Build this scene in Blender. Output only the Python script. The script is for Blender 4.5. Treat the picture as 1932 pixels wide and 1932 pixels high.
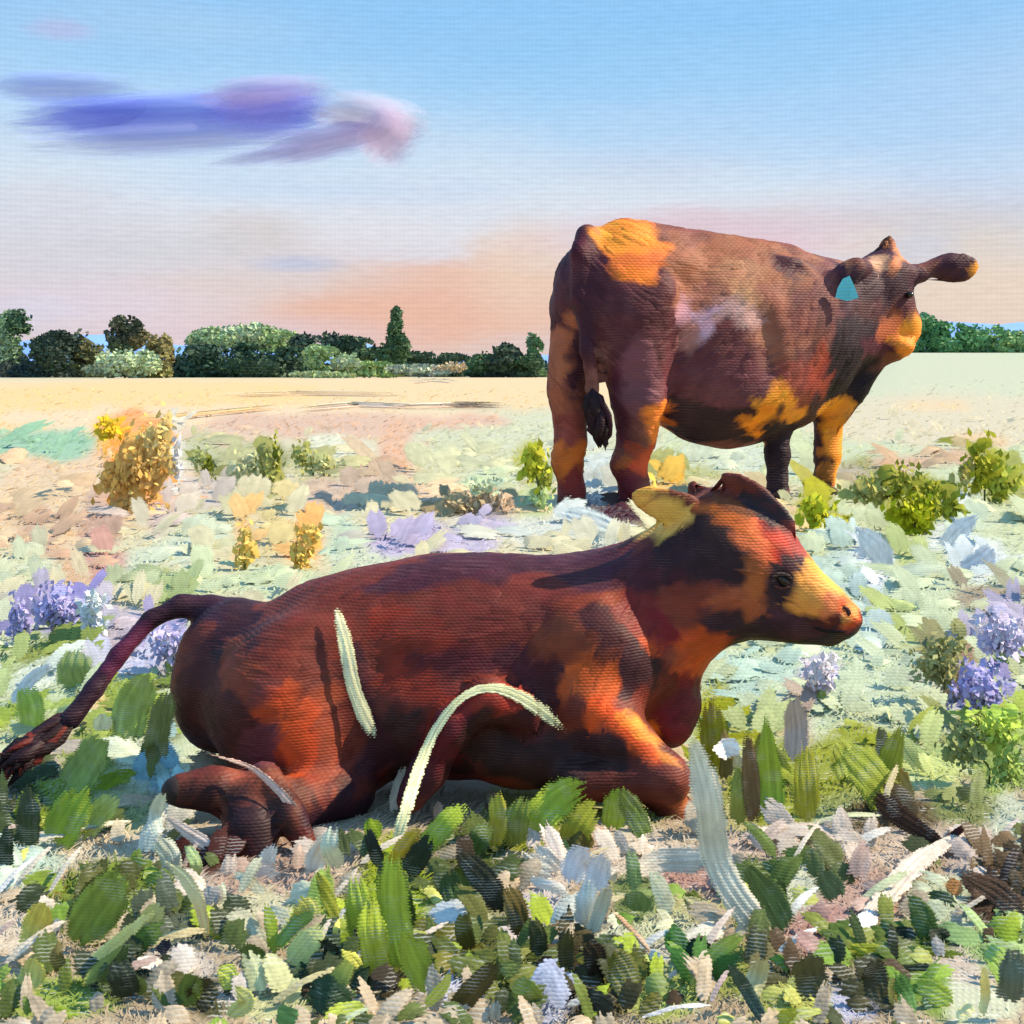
import bpy, math, random
import numpy as np
from mathutils import Vector, Matrix, noise, kdtree
R = math.radians
rnd = random.Random(7)
S = bpy.context.scene
for o in list(bpy.data.objects): bpy.data.objects.remove(o)

# ---------------------------------------------------------------- camera
F = 2654.0; HZ = 700.0; CX = 966.0; H = 0.75           # picture units (1932 wide), horizon row, eye height
cam = bpy.data.cameras.new('camera'); camo = bpy.data.objects.new('camera', cam); S.collection.objects.link(camo)
cam.sensor_width = 36; cam.lens = 18/math.tan(R(20)); cam.shift_y = -266/1932
cam.clip_start = .05; cam.clip_end = 5000
camo.location = (0, 0, H); camo.rotation_euler = (R(90), 0, 0); S.camera = camo
def W(px, py, Y): return Vector(((px-CX)/F*Y, Y, H-(py-HZ)/F*Y))
def GY(py): return H*F/(py-HZ)                          # distance of the ground seen at row py

# ---------------------------------------------------------------- node helpers
def lin(c):
    c = c/255.0
    return c/12.92 if c <= .04045 else ((c+.055)/1.055)**2.4
def L(c, k=1.0, mx=.92): return tuple(min(mx, lin(v)*k) for v in c)
class NT:
    def __init__(s, t): s.t = t
    def n(s, typ, **kw):
        nd = s.t.nodes.new(typ)
        for k, v in kw.items(): setattr(nd, k, v)
        return nd
    def put(s, sock, v):
        if isinstance(v, bpy.types.NodeSocket): s.t.links.new(v, sock)
        elif v is not None: sock.default_value = v
    def m(s, op, a, b=None, c=None, clamp=False):
        nd = s.n('ShaderNodeMath', operation=op, use_clamp=clamp)
        for i, v in enumerate((a, b, c)): s.put(nd.inputs[i], v)
        return nd.outputs[0]
    def mix(s, f, a, b, mode='MIX'):
        nd = s.n('ShaderNodeMix', data_type='RGBA', blend_type=mode)
        s.put(nd.inputs[0], f)
        for i, v in ((6, a), (7, b)):
            if isinstance(v, tuple): v = (*v[:3], 1)
            s.put(nd.inputs[i], v)
        return nd.outputs[2]
    def noise(s, vec, scale, detail=3, dist=0, out=0):
        nd = s.n('ShaderNodeTexNoise'); s.put(nd.inputs['Vector'], vec)
        nd.inputs['Scale'].default_value = scale; nd.inputs['Detail'].default_value = detail; nd.inputs['Distortion'].default_value = dist
        return nd.outputs[out]
    def maprange(s, v, a, b, c=0, d=1, smooth=False):
        nd = s.n('ShaderNodeMapRange', interpolation_type='SMOOTHSTEP' if smooth else 'LINEAR')
        for i, x in enumerate((v, a, b, c, d)): s.put(nd.inputs[i], x)
        return nd.outputs[0]
    def ramp(s, f, stops):
        nd = s.n('ShaderNodeValToRGB'); cr = nd.color_ramp
        while len(cr.elements) < len(stops): cr.elements.new(.5)
        for e, (p, c) in zip(cr.elements, stops): e.position = p; e.color = (*c, 1)
        s.put(nd.inputs[0], f); return nd.outputs[0]

# ---------------------------------------------------------------- world: evening sky, real sky light under painted evening colours
SUN = Vector((.78, .10, .68)).normalized()
sun_el = math.asin(SUN.z); sun_az = math.atan2(SUN.x, SUN.y)
w = bpy.data.worlds.new('World'); S.world = w; w.use_nodes = True
t = NT(w.node_tree); w.node_tree.nodes.clear()
out = t.n('ShaderNodeOutputWorld'); bg = t.n('ShaderNodeBackground')
sky = t.n('ShaderNodeTexSky', sky_type='NISHITA', sun_disc=False, sun_elevation=sun_el, sun_rotation=sun_az)
sky_s = t.mix(1.0, sky.outputs[0], (.09, .09, .09), 'MULTIPLY')
tc = t.n('ShaderNodeTexCoord').outputs['Generated']
sp = t.n('ShaderNodeSeparateXYZ'); t.put(sp.inputs[0], tc)
x_, y_, z_ = sp.outputs
hyp = t.m('SQRT', t.m('ADD', t.m('MULTIPLY', x_, x_), t.m('MULTIPLY', y_, y_)))
el = t.m('ARCTAN2', z_, hyp); az = t.m('ARCTAN2', x_, y_)
ev = t.m('MULTIPLY', el, F); av = t.m('MULTIPLY', az, F)          # angles counted in picture units
cmb = t.n('ShaderNodeCombineXYZ'); t.put(cmb.inputs[0], t.m('MULTIPLY', av, .001)); t.put(cmb.inputs[1], t.m('MULTIPLY', ev, .003))
pv = cmb.outputs[0]
nz1 = t.m('SUBTRACT', t.noise(pv, 2.2, 3), .5)
evd = t.m('ADD', ev, t.m('MULTIPLY', nz1, 150.0))
def es(py): return (700-py)/1100.0
col = t.ramp(t.m('DIVIDE', evd, 1100.0), [
    (0.0, L((222,200,196))), (es(600), L((222,204,204))), (es(520), L((222,214,222))), (es(440), L((224,224,232))),
    (es(350), L((212,226,241))), (es(200), L((180,215,247))), (es(60), L((148,201,249))), (1.0, L((138,194,247)))])
brush = t.n('ShaderNodeCombineXYZ'); t.put(brush.inputs[0], t.m('MULTIPLY', av, .004)); t.put(brush.inputs[1], t.m('MULTIPLY', ev, .02))
bn = t.noise(brush.outputs[0], 1.2, 3, .6); bn2 = t.noise(brush.outputs[0], 7, 2)
edge = t.m('SUBTRACT', t.m('ADD', t.m('MULTIPLY', bn, .8), t.m('MULTIPLY', bn2, .25)), .52)
def patch(col, px, py, rx, ry, c, a=.8, soft=.35, tilt=0):
    dx = t.m('SUBTRACT', av, math.atan((px-CX)/F)*F); dy = t.m('SUBTRACT', ev, math.atan((HZ-py)/F)*F)
    if tilt: dy = t.m('SUBTRACT', dy, t.m('MULTIPLY', dx, tilt))
    dx = t.m('DIVIDE', dx, rx); dy = t.m('DIVIDE', dy, ry)
    d = t.m('SQRT', t.m('ADD', t.m('MULTIPLY', dx, dx), t.m('MULTIPLY', dy, dy)))
    d = t.m('ADD', d, t.m('MULTIPLY', edge, 1.1))
    soft = min(.9, soft*1.5+.12); mk = t.maprange(d, 1+soft, 1-soft, 0, a, True)
    return t.mix(mk, col, L(c))
for p in [
    # px, py, rx, ry, colour, strength, softness, tilt
    (1180, 130, 500, 90, (140,200,250), .5, .8), (250, 60, 300, 40, (175,208,240), .5, .6),
    (620, 610, 360, 66, (230,198,186), .85, .4), (860, 565, 290, 72, (234,190,170), .95, .15), (720, 600, 220, 60, (233,186,166), .9, .15), (420, 640, 260, 40, (222,206,218), .7, .4),
    (1000, 510, 110, 84, (234,206,186), .75, .35), (380, 560, 150, 34, (224,206,200), .7, .4), (560, 520, 180, 36, (220,208,206), .6, .5),
    (480, 445, 95, 40, (212,205,205), .75, .35), (330, 470, 120, 40, (205,208,214), .5, .5), (560, 500, 70, 14, (180,192,222), .6, .4),
    (90, 470, 150, 90, (205,205,216), .5, .7), (170, 580, 220, 40, (224,212,226), .7, .4), (40, 600, 90, 40, (215,214,232), .6, .4),
    (1330, 450, 260, 44, (228,198,208), .9, .25), (1500, 425, 330, 26, (218,200,210), .6, .4), (1800, 460, 170, 60, (226,208,190), .8, .4),
    (1860, 560, 200, 60, (233,212,192), .9, .3), (1700, 400, 240, 40, (214,208,216), .5, .6), (1740, 480, 60, 40, (205,208,226), .6, .4),
    (1230, 320, 160, 30, (198,208,228), .4, .5), (115, 85, 50, 18, (185,190,230), .6, .3), (1860, 250, 200, 160, (172,204,240), .5, .7),
    (620, 360, 300, 24, (196,216,242), .5, .5), (1500, 250, 360, 60, (168,208,247), .5, .7)]:
    col = patch(col, *p)
# fine streaky grain of the evening air, and the real sky's share of the light
grain = t.m('SINE', t.m('ADD', t.m('MULTIPLY', ev, 2*math.pi/9.7), t.m('MULTIPLY', t.noise(pv, 40, 2), 7.0)))
grain2 = t.m('SINE', t.m('ADD', t.m('MULTIPLY', av, 2*math.pi/8.6), t.m('MULTIPLY', t.noise(pv, 55, 2), 5.0)))
g = t.m('ADD', t.m('MULTIPLY', grain, .034), t.m('MULTIPLY', grain2, .016))
g = t.m('ADD', t.m('ADD', g, 1.045), t.m('MULTIPLY', t.m('SUBTRACT', bn2, .5), .17))
gc = t.n('ShaderNodeCombineXYZ')
for i in range(3): t.put(gc.inputs[i], g)
col = t.mix(1.0, col, gc.outputs[0], 'MULTIPLY')
col = t.mix(.06, col, sky_s)
t.put(bg.inputs[0], col); bg.inputs[1].default_value = .70
t.t.links.new(bg.outputs[0], out.inputs[0])

sl = bpy.data.lights.new('sun', 'SUN'); sl.energy = 5.0; sl.angle = R(.6); sl.color = (1, .82, .58)
so = bpy.data.objects.new('sun', sl); S.collection.objects.link(so)
so.rotation_euler = SUN.to_track_quat('Z', 'Y').to_euler(); so.location = (20, 10, 15)
vs = S.view_settings; vs.view_transform = 'Standard'; vs.look = 'None'; vs.exposure = math.log2(1/.70); vs.gamma = 1; vs.use_curve_mapping = False
S.cycles.use_denoising = True
S.cycles.max_bounces = 5; S.cycles.transparent_max_bounces = 40; S.cycles.diffuse_bounces = 3

# ---------------------------------------------------------------- materials
def weave(t, vec, px_, pz_, wob=.6):
    """plain weave height 0..1 from two axes of vec with thread widths px_, pz_"""
    s = t.n('ShaderNodeSeparateXYZ'); t.put(s.inputs[0], vec)
    nzz = t.noise(vec, .12/px_, 2)
    nx = t.m('MULTIPLY', nzz, wob*6)
    a = t.m('ADD', t.m('MULTIPLY', s.outputs[0], math.pi/px_), nx)
    b = t.m('ADD', t.m('MULTIPLY', s.outputs[2], math.pi/pz_), nx)
    chk = t.m('MULTIPLY', t.m('SINE', a), t.m('SINE', b))
    row = t.m('ABSOLUTE', t.m('SINE', b))
    return t.m('ADD', t.m('MULTIPLY', chk, .15), t.m('MULTIPLY', row, .55))
def paint_mat(name, px_=.008, pz_=.0085, flat=False, var=.25, speck=0.0, speck_col=(.8,.82,.78), bump=.5, rough=.5, attr='col', base=None, streak=(30,30,8), coat=0.0, weav=True, spec=.25, fray=0.0, wamp=.55):
    m = bpy.data.materials.new(name); m.use_nodes = True; T = NT(m.node_tree)
    bs = m.node_tree.nodes['Principled BSDF']
    obc = T.n('ShaderNodeTexCoord').outputs['Object']
    if base is None:
        c = T.n('ShaderNodeAttribute', attribute_name=attr).outputs['Color']
    else:
        c = T.mix(0.0, (*base, 1), (*base, 1))
    if fray: fa = m.node_tree.nodes[-1].outputs['Alpha'] if False else [n_ for n_ in m.node_tree.nodes if n_.type == 'ATTRIBUTE'][0].outputs['Alpha']
    if flat:      # ground: threads run over x and y
        s = T.n('ShaderNodeSeparateXYZ'); T.put(s.inputs[0], obc); q = T.n('ShaderNodeCombineXYZ')
        T.put(q.inputs[0], s.outputs[0]); T.put(q.inputs[1], s.outputs[2]); T.put(q.inputs[2], s.outputs[1]); wv = q.outputs[0]
    else: wv = obc
    h = weave(T, wv, px_, pz_)
    mp = T.n('ShaderNodeMapping'); T.put(mp.inputs[0], obc); mp.inputs['Scale'].default_value = streak
    st = T.noise(mp.outputs[0], 1.0, 4, .8); st2 = T.noise(obc, 2.0/(px_*18), 3)
    v = T.m('ADD', T.m('MULTIPLY', T.m('SUBTRACT', st, .5), var*1.6), T.m('MULTIPLY', T.m('SUBTRACT', st2, .5), var))
    v = T.m('ADD', v, 1.0)
    if weav: v = T.m('ADD', v, T.m('MULTIPLY', T.m('SUBTRACT', h, .4), var*wamp))
    vc = T.n('ShaderNodeCombineXYZ')
    for i in range(3): T.put(vc.inputs[i], v)
    c = T.mix(1.0, c, vc.outputs[0], 'MULTIPLY')
    if speck > 0:
        sm = T.noise(obc, .10/px_, 3)
        mk = T.m('MULTIPLY', T.maprange(h, .34, .16, 0, 1), T.maprange(sm, .5, .62, 0, speck))
        c = T.mix(mk, c, speck_col)
    if fray:      # ends and margins are frayed: threads and bristle gaps let what lies behind show
        q_ = T.m('ADD', fa, T.m('MULTIPLY', T.m('SUBTRACT', st, .5), fray*1.6)); q_ = T.m('ADD', q_, T.m('MULTIPLY', T.m('SUBTRACT', h, .35), fray*.9))
        q_ = T.m('ADD', q_, T.m('MULTIPLY', T.m('SUBTRACT', T.noise(obc, .35/px_, 2), .5), fray*.9))
        T.put(bs.inputs['Alpha'], T.maprange(q_, .20, .42, 0, 1))
    T.put(bs.inputs['Base Color'], c)
    bs.inputs['Roughness'].default_value = rough
    bs.inputs['Specular IOR Level'].default_value = spec
    b = T.n('ShaderNodeBump'); b.inputs['Strength'].default_value = bump; b.inputs['Distance'].default_value = px_*.55
    hh = T.m('ADD', T.m('MULTIPLY', st, .8), h if weav else 0.0)
    T.put(b.inputs['Height'], hh); T.put(bs.inputs['Normal'], b.outputs[0])
    return m
M_calf = paint_mat('calf_coat', .0047, .0049, var=.36, bump=.38, rough=.55, spec=.22, streak=(22,60,45), speck=.10, speck_col=(.45,.25,.22))
M_cow = paint_mat('cow_coat', .0150, .0155, var=.36, bump=.36, rough=.6, spec=.2, streak=(7,20,5), speck=.10, speck_col=(.45,.28,.25))
M_near = paint_mat('leaf_paint', .0036, .0038, var=.42, bump=.22, rough=.6, spec=.15, fray=.55, wamp=.25, streak=(70,70,18), speck=.38)
M_ground = paint_mat('field_soil_and_cover', .0040, .0130, flat=True, var=.30, bump=.6, rough=.6, streak=(9,5,9), speck=.5, speck_col=(.78,.80,.76))
M_tuft = paint_mat('field_grass', .006, .006, var=.3, bump=.25, rough=.7, spec=.1, fray=.6, streak=(14,14,4))
M_tree = paint_mat('tree_foliage', .32, .34, var=.45, bump=.5, rough=.7, streak=(.5,.5,.9), speck=.25, speck_col=(.35,.42,.28))
M_hill = paint_mat('far_hill', 1.2, 1.2, var=.15, bump=.2, rough=.9, streak=(.02,.02,.05))
M_horn = paint_mat('dark_hoof', .004, .004, var=.3, base=(.03,.02,.018), weav=False)
M_eye = bpy.data.materials.new('wet_eye'); M_eye.use_nodes = True
e_ = M_eye.node_tree.nodes['Principled BSDF']; e_.inputs['Base Color'].default_value = (.008,.006,.006,1); e_.inputs['Roughness'].default_value = .12
M_tag = paint_mat('tag_plastic', .02, .02, var=.3, base=L((90,175,190), 1.3), rough=.4)
M_bark = paint_mat('bark', .1, .1, var=.4, base=(.07,.05,.035), weav=False)

# ---------------------------------------------------------------- mesh helpers
def link(o, parent=None):
    S.collection.objects.link(o)
    if parent: o.parent = parent
    return o
def tag(o, label=None, cat=None, group=None, kind=None):
    for k, v in (('label', label), ('category', cat), ('group', group), ('kind', kind)):
        if v: o[k] = v
    return o
def empty(name, loc=(0,0,0)):
    o = bpy.data.objects.new(name, None); o.empty_display_size = .1; o.location = loc
    return link(o)
def mesh_obj(name, verts, faces, mat, parent=None, cols=None, smooth=True, origin=None):
    me = bpy.data.meshes.new(name)
    v = np.asarray(verts, dtype=np.float64)
    if origin is not None: v = v-np.array(origin)
    me.from_pydata(v.tolist(), [], faces if isinstance(faces, list) else faces.tolist())
    if cols is not None:
        a = me.color_attributes.new('col', 'FLOAT_COLOR', 'POINT')
        cc_ = np.asarray(cols); c = np.ones((len(v), 4)); c[:, :cc_.shape[1]] = cc_; a.data.foreach_set('color', c.ravel())
    if smooth: me.polygons.foreach_set('use_smooth', [True]*len(me.polygons))
    me.materials.append(mat); me.update()
    o = bpy.data.objects.new(name, me)
    if origin is not None: o.location = origin
    return link(o, parent)
class Acc:
    def __init__(s): s.v = []; s.f = []; s.c = []; s.n = 0
    def add(s, v, f, c):
        s.v.append(np.asarray(v)); s.f += [tuple(i+s.n for i in q) for q in f]
        c = np.tile(np.asarray(c), (len(v), 1)) if np.ndim(c) == 1 else np.asarray(c)
        if c.shape[1] == 3: c = np.hstack([c, np.ones((len(c), 1))])
        s.c.append(c); s.n += len(v)
    def build(s, name, mat, parent=None, origin=None):
        return mesh_obj(name, np.vstack(s.v), s.f, mat, parent, np.vstack(s.c), origin=origin)

def jit(c, a=.12, r=rnd):
    k = 1+r.uniform(-a, a)
    return tuple(max(.002, min(.92, v*k*(1+r.uniform(-a, a)*.5))) for v in c)

def stroke(pts, width, normal, thick, color, K=9, M=8, tip=.35, r=rnd, ridge=.35, blunt=.55):
    """a thick bladed stroke swept along pts: lens section with bristle ridges. width: number or list along pts"""
    P = [Vector(p) for p in pts]
    if len(P) == 2: P = [P[0], (P[0]+P[1])/2, P[1]]
    d = [0]
    for a, b in zip(P, P[1:]): d.append(d[-1]+(b-a).length)
    wd = width if isinstance(width, (list, tuple)) else [width]*len(P)
    if len(wd) != len(P): wd = list(np.interp(np.linspace(0, 1, len(P)), np.linspace(0, 1, len(wd)), wd))
    arr = np.array([list(p) for p in P]); ds = np.array(d)
    # Catmull-like smoothing: sample the polyline finely and soften it
    u = np.linspace(0, ds[-1], 40); q = np.stack([np.interp(u, ds, arr[:, i]) for i in range(3)], 1)
    for _ in range(12): q[1:-1] = (q[:-2]+q[2:])*.25+q[1:-1]*.5
    s = np.linspace(0, 1, K); q = np.stack([np.interp(s*39, np.arange(40), q[:, i]) for i in range(3)], 1)
    wq = np.interp(s, ds/ds[-1], wd)
    e = np.clip(np.minimum(s/blunt*2, 1), 0, 1)**.5*.25+.75
    end = np.sqrt(np.clip(1-((s-.5)/.5)**2*.0-np.clip((s-(1-tip))/tip, 0, 1)**2, 0.0, 1))
    beg = np.sqrt(np.clip(1-np.clip((tip*.5-s)/(tip*.5), 0, 1)**2, 0.0, 1))
    prof = np.maximum(end*beg, .06)*(1+.08*np.array([r.uniform(-1, 1) for _ in s]))
    N = Vector(normal).normalized()
    rid = [r.uniform(-1, 1)*ridge for _ in range(M)]
    V = []
    tw = r.uniform(-.25, .25)
    for k in range(K):
        a = Vector(q[max(0, k-1)]); b = Vector(q[min(K-1, k+1)]); T_ = (b-a).normalized()
        side = T_.cross(N)
        if side.length < 1e-4: side = T_.cross(Vector((1, 0, .1)))
        side.normalize(); nn = side.cross(T_).normalized()
        ca, sa = math.cos(tw*s[k]), math.sin(tw*s[k]); side, nn = side*ca+nn*sa, nn*ca-side*sa
        for j in range(M):
            th = 2*math.pi*j/M
            rr = 1+rid[j]*(1 if math.sin(th) > 0 else .2)
            V.append(Vector(q[k])+side*(math.cos(th)*wq[k]*.5*prof[k])+nn*(math.sin(th)*thick*.5*rr*(prof[k]*.6+.4)))
    V.append(Vector(q[0])); V.append(Vector(q[-1]))
    Fc = []
    for k in range(K-1):
        for j in range(M):
            j2 = (j+1) % M; Fc.append((k*M+j, k*M+j2, (k+1)*M+j2, (k+1)*M+j))
    b0 = K*M
    for j in range(M):
        j2 = (j+1) % M; Fc.append((b0, j2, j)); Fc.append((b0+1, (K-1)*M+j, (K-1)*M+j2))
    return [tuple(v) for v in V], Fc, color

def brush_blade(pts, width, normal, thick, color, n=6, K=11, M=5, r=rnd, rag=.16, cj=.16, tip=.25, taper=.55):
    """a blade made of side-by-side fibre bands of unequal length, ragged at both ends"""
    P = [Vector(p) for p in pts]
    if len(P) == 2: P = [P[0], (P[0]+P[1])/2, P[1]]
    d = [0]
    for a, b in zip(P, P[1:]): d.append(d[-1]+(b-a).length)
    ds = np.array(d)/max(d[-1], 1e-6); arr = np.array([list(p) for p in P])
    wd = width if isinstance(width, (list, tuple)) else [width]*len(P)
    if len(wd) != len(P): wd = list(np.interp(np.linspace(0, 1, len(P)), np.linspace(0, 1, len(wd)), wd))
    u = np.linspace(-.12, 1.12, 50); q = np.stack([np.interp(u, ds, arr[:, i]) for i in range(3)], 1)
    q[u < 0] += (arr[0]-arr[1])/max(ds[1], .01)*(-u[u < 0])[:, None]*.6; q[u > 1] += (arr[-1]-arr[-2])/max(1-ds[-2], .01)*(u[u > 1]-1)[:, None]*.6
    for _ in range(16): q[1:-1] = (q[:-2]+q[2:])*.25+q[1:-1]*.5
    T_ = np.gradient(q, axis=0); T_ /= np.linalg.norm(T_, axis=1)[:, None]+1e-9
    N = np.array(Vector(normal).normalized()); sd = np.cross(T_, N); sd /= np.linalg.norm(sd, axis=1)[:, None]+1e-9
    wq = np.interp(u, ds, wd); J = n*2+1 if n > 2 else n+2
    G = np.zeros((K, J, 3)); Cc = np.zeros((K, J, 3)); ph = r.uniform(0, 6.28)
    sr0 = r.uniform(-.3, .6); sr1 = r.uniform(-.3, .6)
    for j in range(J):
        f = j/(J-1)*2-1
        e0 = rag*(sr0*.5+r.uniform(-.25, .35))+.09*abs(f)**2.5; e1 = 1-rag*(sr1*.5+r.uniform(-.3, .6))-.15*abs(f)**2.5
        ss = np.linspace(e0, e1, K)
        path = np.stack([np.interp(ss, u, q[:, i]) for i in range(3)], 1); sdd = np.stack([np.interp(ss, u, sd[:, i]) for i in range(3)], 1); ww = np.interp(ss, u, wq)
        nar = 1-(1-taper)*np.clip((ss-.55)/.45, 0, 1)**2-(1-taper)*.7*np.clip((.25-ss)/.25, 0, 1)**2
        wob = 1+.06*np.sin(ss*9+ph)*(1 if j in (0, J-1) else 0)
        rid = thick*((.55 if j % 2 else -.2)*r.uniform(.4, 1)+ .5*(1-f*f)) if 0 < j < J-1 else -.2*thick
        G[:, j] = path+sdd*(f*.5*ww*nar*wob)[:, None]+N*(rid+thick*.25*np.sin(ss*7+j*1.7+ph))[:, None]
        cc = np.array(color)*(1+r.uniform(-cj, cj))
        Cc[:, j] = np.clip(cc[None]*(1+cj*.5*np.sin(ss*11+j*2.1+ph))[:, None], .002, .92)
    th_ = thick*.8
    top = G.reshape(-1, 3); bot = top-N*th_; nn = len(top); Fc = []
    for k in range(K-1):
        for j in range(J-1):
            a_, b_, c_2, d_ = k*J+j, k*J+j+1, (k+1)*J+j+1, (k+1)*J+j
            Fc.append((a_, b_, c_2, d_)); Fc.append((a_+nn, d_+nn, c_2+nn, b_+nn))
    rim = [k*J for k in range(K)]+[(K-1)*J+j for j in range(1, J)]+[k*J+J-1 for k in range(K-2, -1, -1)]+[j for j in range(J-2, 0, -1)]
    V = list(map(tuple, top))+list(map(tuple, bot)); m = len(rim); b0 = len(V)
    V += [tuple(top[i]) for i in rim]+[tuple(bot[i]) for i in rim]
    for i in range(m): Fc.append((b0+i, b0+(i+1) % m, b0+m+(i+1) % m, b0+m+i))
    fj = np.abs(np.linspace(-1, 1, J))[None, :]; fk = np.linspace(0, 1, K)[:, None]
    solid = (1-fj**2.2)*np.clip(np.minimum(fk/.22, (1-fk)/.30), 0, 1)**.7
    cf = np.hstack([Cc.reshape(-1, 3), np.maximum(solid, .0).reshape(-1, 1)]); C = np.vstack([cf, cf, cf[rim], cf[rim]])
    return V, Fc, C

# ---------------------------------------------------------------- smooth body surfaces
class Body:
    def __init__(s, lo, hi, h):
        s.lo = np.array(lo, float); s.h = h
        n = np.ceil((np.array(hi)-s.lo)/h).astype(int)+1; s.n = n
        s.f = np.full(n, .5, np.float32)
        s.ax = [s.lo[i]+np.arange(n[i])*h for i in range(3)]
    def _box(s, lo, hi):
        a = np.maximum(np.floor((np.array(lo)-s.lo)/s.h).astype(int), 0); b = np.minimum(np.ceil((np.array(hi)-s.lo)/s.h).astype(int)+1, s.n)
        return tuple(slice(int(i), int(j)) for i, j in zip(a, b))
    def _merge(s, sl, d, k, cut=False):
        f = s.f[sl]
        if cut:
            d = -d; hh = np.clip(.5-.5*(d-f)/k, 0, 1); s.f[sl] = d*(1-hh)+f*hh+k*hh*(1-hh); return
        hh = np.clip(.5+.5*(d-f)/k, 0, 1)
        s.f[sl] = d*(1-hh)+f*hh-k*hh*(1-hh)
    def grid(s, sl): return np.meshgrid(s.ax[0][sl[0]], s.ax[1][sl[1]], s.ax[2][sl[2]], indexing='ij', sparse=True)
    def ell(s, c, ax, rot=(0, 0, 0), k=.03, cut=False):
        """ellipsoid; rot = (tilt in the picture plane (about Y), yaw about Z, roll about X) degrees"""
        Rm = Matrix.Rotation(R(rot[1]), 3, 'Z') @ Matrix.Rotation(-R(rot[0]), 3, 'Y') @ Matrix.Rotation(R(rot[2]), 3, 'X')
        m = max(ax)+3*k; sl = s._box(np.array(c)-m, np.array(c)+m); X, Y, Z = s.grid(sl)
        X = X-c[0]; Y = Y-c[1]; Z = Z-c[2]; Ri = Rm.transposed()
        p = [Ri[i][0]*X+Ri[i][1]*Y+Ri[i][2]*Z for i in range(3)]
        k0 = np.sqrt(sum((p[i]/ax[i])**2 for i in range(3)))+1e-6; k1 = np.sqrt(sum((p[i]/ax[i]**2)**2 for i in range(3)))+1e-6
        s._merge(sl, (k0*(k0-1)/k1).astype(np.float32), k, cut)
    def cone(s, a, b, ra, rb, k=.03, flat=1.0):
        a = np.array(a); b = np.array(b); m = max(ra, rb)+3*k
        sl = s._box(np.minimum(a, b)-m, np.maximum(a, b)+m); X, Y, Z = s.grid(sl)
        ba = b-a; l2 = float(ba@ba)+1e-9
        tt = np.clip(((X-a[0])*ba[0]+(Y-a[1])*ba[1]+(Z-a[2])*ba[2])/l2, 0, 1)
        dx = X-a[0]-tt*ba[0]; dy = (Y-a[1]-tt*ba[1])/flat; dz = Z-a[2]-tt*ba[2]
        s._merge(sl, (np.sqrt(dx*dx+dy*dy+dz*dz)-(ra+(rb-ra)*tt)).astype(np.float32), k)
    def chain(s, pts, k=.02, flat=1.0):
        for (p, r), (q, r2) in zip(pts, pts[1:]): s.cone(p, q, r, r2, k, flat)
    def surface(s, iters=2):
        f = s.f; ins = f < 0
        nx, ny, nz = f.shape
        def cs(a, di, dj, dk): return a[di:nx-1+di, dj:ny-1+dj, dk:nz-1+dk]
        cn = sum(cs(ins, i, j, k).astype(np.int8) for i in (0, 1) for j in (0, 1) for k in (0, 1))
        act = (cn > 0) & (cn < 8); idx = -np.ones(act.shape, np.int64); cells = np.argwhere(act); idx[act] = np.arange(len(cells))
        acc = np.zeros((len(cells), 3)); cnt = np.zeros(len(cells))
        ci, cj, ck = cells.T
        for i in (0, 1):
            for j in (0, 1):
                for k in (0, 1):
                    for axn in range(3):
                        o0 = [i, j, k]
                        if o0[axn]: continue
                        o1 = list(o0); o1[axn] = 1
                        f0 = f[ci+o0[0], cj+o0[1], ck+o0[2]]; f1 = f[ci+o1[0], cj+o1[1], ck+o1[2]]
                        m = (f0 < 0) != (f1 < 0); tt = np.where(m, f0/(f0-f1+1e-12), 0)
                        p = np.array(o0, float)[None]+0; p = np.repeat(p, len(cells), 0); p[:, axn] += tt
                        acc += p*m[:, None]; cnt += m
        V = (cells+acc/cnt[:, None])*s.h+s.lo
        Q = []
        for axn in range(3):
            a0 = [slice(1, n-1) for n in f.shape]; a1 = list(a0)
            a0[axn] = slice(0, f.shape[axn]-1); a1[axn] = slice(1, f.shape[axn])
            i0 = ins[tuple(a0)]; i1 = ins[tuple(a1)]; ch = np.argwhere(i0 != i1)
            if not len(ch): continue
            fl = i0[tuple(ch.T)]; base = ch.copy()
            for q in range(3):
                if q != axn: base[:, q] += 1
            u, v = [(1, 2), (2, 0), (0, 1)][axn]
            def g(du, dv):
                b = base.copy(); b[:, u] -= du; b[:, v] -= dv; return idx[tuple(b.T)]
            q4 = np.stack([g(1, 1), g(0, 1), g(0, 0), g(1, 0)], 1); q4[~fl] = q4[~fl][:, ::-1]
            Q.append(q4)
        Q = np.vstack(Q)
        for _ in range(iters):
            sm = np.zeros_like(V); n = np.zeros(len(V))
            for a in range(4):
                b = (a+1) % 4
                np.add.at(sm, Q[:, a], V[Q[:, b]]); np.add.at(n, Q[:, a], 1); np.add.at(sm, Q[:, b], V[Q[:, a]]); np.add.at(n, Q[:, b], 1)
            V = V*.5+(sm/n[:, None])*.5
        return V, Q

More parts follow.
